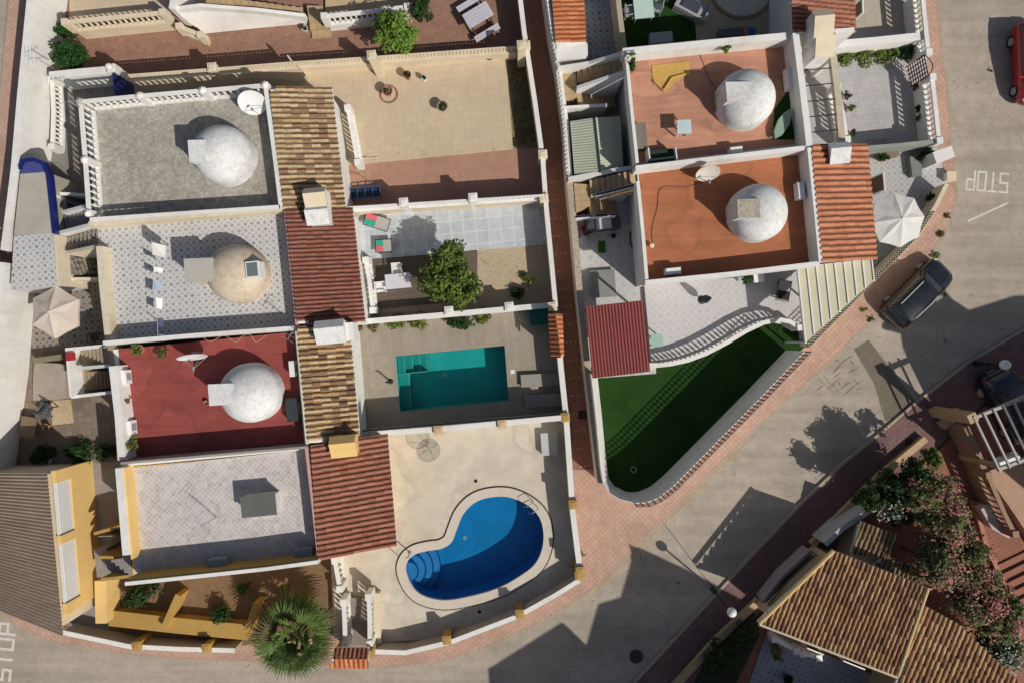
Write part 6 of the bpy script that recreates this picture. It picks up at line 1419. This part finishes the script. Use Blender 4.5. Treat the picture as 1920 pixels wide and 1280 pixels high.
    n_ = MB(); q = [T(-2.185, -.26, .52), T(-2.185, .26, .52), T(-2.19, .26, .64), T(-2.19, -.26, .64)]; n_.face(q[::-1]); n_.face(q); n_.build('number_plate', whitem, t)
    s_ = MB()
    for x0, x1 in ((1.15, 1.95),):
        for y in (-.42, .42): s_.tube([T(x0, y, .975), T((x0+x1)/2, y*.94, .93), T(x1, y*.8, .835)], .012, 4)
    s_.build('bonnet_crease', paint, t)
    return t
def paint(name, c): 
    t = NT(name); g = t.pos(obj=True); d = t.ramp(t.noise(t.pos(), 2, 3), .4, .8, 0, .2); col = t.mix(t.math('MULTIPLY', d, .35), c, (.10, .095, .09)); t.b.inputs['Coat Weight'].default_value = .6; t.b.inputs['Coat Roughness'].default_value = .08; return t.out(col, t.ramp(t.noise(t.pos(), 2, 3), .3, .8, .22, .34), .5)
c = P(1726, 549, .8); car('black estate car with silver roof rails parked along the street', c.x, c.y, .012, R(45), paint('black_paint', (.010, .012, .016)), L=3.75, W=1.6, Hh=1.36)
c = P(1943, 116, .8); car('red car driving past the junction at the right edge', c.x, c.y, .012, R(-87), paint('red_paint', (.36, .01, .012)), name='car', L=4.0, W=1.68, Hh=1.42, rails=False)
c = P(1893, 760, .7); car('dark blue car parked beneath the white-slatted pergola', c.x, c.y, .14, R(-62), paint('dark_blue_paint', (.006, .01, .028)), L=3.8, W=1.6, Hh=1.36, rails=False)

# ---------------- south-east houses, garden and fence ----------------
m_ywall = mat('sand_yellow_wall', (.48, .34, .2), .08, 3, .85, .35, .15)
wall('sand-coloured wall length on the lower pavement, left of the garden gap', [(1737, 822), (1655, 890), (1582, 962), (1524, 1022)], .45, .26, m_ywall)
wall('grey-topped inner wall behind the sand-coloured pavement wall', [(1632, 956), (1580, 990), (1548, 1020)], 1.5, .18, mat('grey_blue_wall', (.42, .43, .45), .1, 4))
wall('sand-coloured wall running down to the bottom edge of the photo', [(1424, 1126), (1340, 1206), (1262, 1292)], .45, .26, m_ywall)
wall('short sand-coloured wall between the two garden gaps', [(1802, 770), (1768, 799)], .5, .38, m_ywall); wall('sand-coloured wall beside the globe lamp and pergola', [(1903, 698), (1842, 740)], .5, .26, m_ywall)
t = thing('spiked_fence', 'dark spiked fence on a low lilac wall beside the tan roof', 'fence', P(1480, 1080))
w = PP([(1521, 1033), (1470, 1080), (1432, 1128)], 1.0); MB().strip(w, .16, .1, 1.0).build('wall', mat('lilac_wall', (.34, .30, .32), .08, 4), t); mb = MB()
for p, q in zip(w, w[1:]):
    n = int((q-p).length/.14)
    for i in range(n): r = p.lerp(q, i/n); mb.lathe(r.x, r.y, [(.02, 1.0), (.02, 1.55), (.045, 1.6), (.001, 1.78)], 5, False)
mb.build('spikes', black, t); MB().strip(w, .03, 1.45, 1.49).build('rail', black, t)
h = thing('house', 'house with large tan hipped tile roof in the lower right', 'house', P(1580, 1150))
MB().prism(PP([(1568, 1050), (1725, 1112), (1672, 1250), (1448, 1165)], 2.6), 0, 2.5).build('wall', mat('beige_house_wall', (.5, .40, .26), .06, 3), h)
tile_roof(h, [(1563, 1031, 3.0), (1741, 1101, 3.35), (1684, 1266, 3.0), (1424, 1168, 2.65)], ((1741, 1101), (1684, 1266)), t_tan, pitch=.20, tl=.36, amp=.07)
mb = MB().tube([V3(P(1563, 1031, 3.06), 3.06), V3(P(1424, 1168, 2.72), 2.7)], .1, 8); mb.build('hip_ridge', mat('cream_ridge', (.6, .45, .22), .1, 5), h)
MB().tube([V3(P(1741, 1101, 3.42), 3.42), V3(P(1684, 1266, 3.06), 3.06)], .07, 8).build('verge', mat('cream_ridge', (.6, .45, .22)), h)
MB().strip([P(1424, 1170, 2.6), P(1684, 1270, 2.92)], .1, [2.5, 2.82], [2.62, 2.94]).build('gutter', mat('beige_gutter', (.52, .44, .32), .05, 4), h)
opening(h, P(1500, 1200, 1.5), P(1530, 1212, 1.5), .3, 2.3, 'door'); opening(h, P(1570, 1227, 1.5), P(1610, 1243, 1.5), 1.0, 2.1)
h = thing('house', 'house wing with tan ribbed roof running off the bottom right', 'house', P(1790, 1240))
MB().prism(PP([(1738, 1146), (1796, 1178), (1900, 1280), (1900, 1400), (1650, 1400)], 2.5), 0, 2.4).build('wall', mat('beige_house_wall', (.5, .40, .26)), h)
tile_roof(h, [(1735, 1135, 3.0), (1797, 1169, 3.0), (1915, 1282, 2.9), (2010, 1400, 2.6), (1640, 1400, 2.5)], ((1735, 1135), (1684, 1282)), t_tan, pitch=.24, tl=.4, amp=.07)
h = thing('outbuilding', 'small tan tiled roof behind the hipped roof', 'outbuilding', P(1650, 1020))
MB().prism(PP([(1615, 985), (1678, 1008), (1668, 1050), (1725, 1075), (1715, 1100), (1600, 1050)], 1.9), 0, 1.8).build('wall', mat('beige_house_wall', (.5, .40, .26)), h)
t_dtan = mat_roof('dark_tan_tiles', [(.26, .18, .10), (.20, .13, .075), (.31, .22, .13), (.16, .10, .06)], .2)
tile_roof(h, [(1617, 977, 2.1), (1684, 1003, 2.2), (1668, 1046, 2.1), (1598, 1038, 2.0)], ((1684, 1003), (1665, 1060)), t_dtan, pitch=.2)
tile_roof(h, [(1660, 1038, 2.15), (1735, 1071, 2.25), (1728, 1096, 2.2), (1640, 1060, 2.1)], ((1684, 1003), (1665, 1060)), t_dtan, pitch=.2, name='lower_tiles')
balwall('white railing length beside the yellow-green shrub on the south patio', [(1452, 1197), (1493, 1219)], .25, .8, whitem, base=.1, sp=.15); balwall('white railing length further from the shrub on the south patio', [(1505, 1224), (1535, 1232)], .25, .8, whitem, base=.1, sp=.15)
bowl('dark tub at the bottom of the blue tiled south patio', 1478, 1273, .25, .4, mat('dark_tub', (.04, .04, .05), .1, 5), z=.2)
# white-slatted pergola over the driveway
t = thing('pergola', 'white-slatted pergola over the dark blue car', 'pergola', P(1870, 790)); zb = 3.0
m_sl = mat('greyish_white_paint', (.42, .39, .36), .05, 4, .6, .3)
MB().strip(PP([(1826, 784), (1960, 729)], zb), .14, zb-.18, zb).build('beam', m_sl, t); MB().strip(PP([(1872, 880), (2010, 830)], zb), .14, zb-.18, zb).build('beam', m_sl, t)
for i in range(8): a = (1826+i*18.5, 780-i*7.6); b = (1876+i*18.5, 884-i*7.6); MB().strip(PP([a, b], zb+.08), .085, zb+.001, zb+.1).build('slat', m_sl, t)
c = P(1823, 783, zb); MB().box(c.x, c.y, 0, zb+.05, .42, .42, R(25)).build('pillar', m_ywall, t)
for a, b in ((1876, 874), (1975, 838)): c = P(a, b, zb); MB().box(c.x, c.y, 0, zb-.18, .2, .2, R(25)).build('post', m_ywall, t)
ac_unit('white ribbed unit at the lower end of the white-slatted pergola', 1893, 862, 2.2, 1.0, .4, .4, R(20))
wall('brown wall between the driveway and the terracotta garden', [(1812, 800), (1835, 850), (1848, 885)], 1.6, .2, mat('brown_wall', (.3, .2, .13), .1, 4))
yard('house_terrace', [(1848, 885), (1990, 830), (2100, 1100), (1960, 1050), (1900, 960)], mat('peach_floor', (.44, .28, .19), .08, 3, .85, .4), .6)
wall('pinkish-white low wall sweeping below the brown balustrade', [(1846, 950), (1866, 985), (1896, 1002)], 1.0, .35, mat('pinkish_white', (.5, .42, .4), .06, 4))
balwall('brown curving balustrade on the peach terrace at the right edge', [(1853, 890), (1868, 925), (1884, 962), (1903, 1000)], .9, 1.7, mat('brown_balustrade', (.32, .21, .14), .1, 5), base=.3, sp=.26)
t = thing('garden_stair', 'terracotta steps at the right edge below the brown balustrade', 'staircase', P(1895, 1080)); steps(t, P(1890, 1048, .2), P(1925, 1120, .2), 2.4, .14, .75, 5, mat('terracotta_step', (.3, .125, .085), .1, 4), 'flight')
wall('low terracotta wall edging the oleander bed', [(1828, 940), (1850, 1020), (1895, 1120)], .5, .14, mat('salmon_wall', (.42, .19, .14), .1, 4))

# unseen neighbouring blocks outside the frame, shaped to cast the street's shadows
def block(label, px, z, m, roof=True, par=.0):
    c = P(*px[0], 0); t = thing('house', label, 'house', (c.x, c.y, 0)); w = PP(px, 0); MB().prism(w, 0, z).build('wall', m, t)
    mb = MB(); mb.strip(w, .25, z, z+.35, closed=True); mb.build('parapet', white, t); return t

def extras(t, px, z, m):
    for k in range(len(px)):
        a, b = Vector(P(*px[k], 0)), Vector(P(*px[(k+1) % len(px)], 0)); L = (b-a).length
        if L < 3: continue
        for j in range(int(L/3)):
            for fl in range(int(z/3)):
                q = a.lerp(b, (j+.5)*3/L) if L > 0 else a; d = (b-a).normalized()*.55; opening(t, q-d, q+d, .9+3*fl, 2.2+3*fl)
px = [(1500, 1290), (1506, 1318), (1485, 1389), (1443, 1402), (1419, 1485), (1371, 1438), (1238, 1522), (1250, 1700), (1600, 1700), (1760, 1420), (1600, 1336)]
t = block('tall unseen cream house block just below the bottom edge, shaped to shade the street', px, 9.6, cream)
px = [(1954, 866), (1948, 828), (2031, 775), (2073, 802), (2160, 775), (2500, 775), (2500, 1100), (2080, 1060), (2000, 960)]
t = block('unseen two-storey sand-coloured house beyond the right edge, shaped to shade the street', px, 7.7, m_ywall)
f = MB(); A_, B_ = P(2012, 752, 0), P(1905, 820, 0); C_, D_ = P(2033, 778, 0), P(1946, 830, 0)
f.bar(V3(A_, 7.8), V3(B_, 7.8), .12, .12)
for i in range(6): u = i/5; f.bar(V3(A_.lerp(B_, u), 7.8), V3(C_.lerp(D_, u), 7.8), .12 if 0 < i < 5 else .3, .12)
f.build('shadow_frame', white, t)  # unseen bars added to cast the ladder-like shadow near the parked car

# cables, litter
m_cab = mat('pale_cable', (.55, .42, .3), .1, 5, .6); m_cabd = mat('dark_cable', (.05, .04, .035), .1, 5, .6)
def cable(label, pts, z, m=None, r=.011):
    w = spline([Vector((*P(a, b, z), )) for a, b in pts], 5, False); tag(MB().tube([V3(p, z+r) for p in w], r, 5).build('cable', m or m_cab), label, 'cable')
cable('pale looping cable on the maroon roof beside the red tile verge', [(378, 630), (395, 640), (420, 629), (442, 641), (455, 630), (470, 628), (480, 641), (500, 628)], ZR+.02)
cable('thin dark cable running down the orange roof from the dish', [(1327, 335), (1290, 350), (1240, 352), (1232, 390), (1222, 430), (1224, 458)], ZR+.02, m_cabd)
cable('thin dark cable across the terracotta roof from the north parapet', [(1305, 86), (1318, 118), (1330, 150), (1345, 168)], ZR+.02, m_cabd)
cable('dark hose lying by the neck of the kidney pool', [(728, 1024), (745, 1040), (752, 1047)], .22, m_cabd)
cable('thin dark hose across the pink path at the house corner', [(648, 326), (670, 326), (690, 340), (705, 348)], .3, m_cabd)
mb = MB(); lines = [(kerbN, .13, 420), ([(700, 1215), (850, 1195), (1080, 1075)], .22, 90), ([(1110, 720), (1135, 900), (1210, 925), (1500, 650)], .16, 120), ([(640, 600), (1040, 580)], .22, 120), ([(200, 1150), (480, 1180)], .2, 160),
    ([(640, 300), (1010, 282)], .24, 60), ([(880, 470), (1030, 560)], .2, 140), ([(160, 90), (600, 100), (980, 70)], .2, 160), ([(1290, 1180), (1500, 960), (1700, 780), (1880, 650)], .14, 160)]
for pts, z, n in lines:
    for i in range(n):
        k = rnd.randrange(len(pts)-1); u = rnd.random(); x = pts[k][0]+(pts[k+1][0]-pts[k][0])*u+rnd.gauss(0, 7); y = pts[k][1]+(pts[k+1][1]-pts[k][1])*u+rnd.gauss(0, 7)
        c = P(x, y, z); a = rnd.random()*6.28; s_ = rnd.uniform(.012, .035); zz = z+.04+rnd.uniform(0, .02)
        mb.face([(c.x+s_*math.cos(a), c.y+s_*math.sin(a), zz), (c.x-s_*.5*math.sin(a), c.y+s_*.5*math.cos(a), zz+.01), (c.x-s_*math.cos(a), c.y-s_*math.sin(a), zz), (c.x+s_*.5*math.sin(a), c.y-s_*.5*math.cos(a), zz+.012)], (rnd.random(), rnd.random()))
o = mb.build('leaf_litter', L_dry); o['kind'] = 'stuff'; o['label'] = 'dry fallen leaves scattered along kerbs and garden edges'
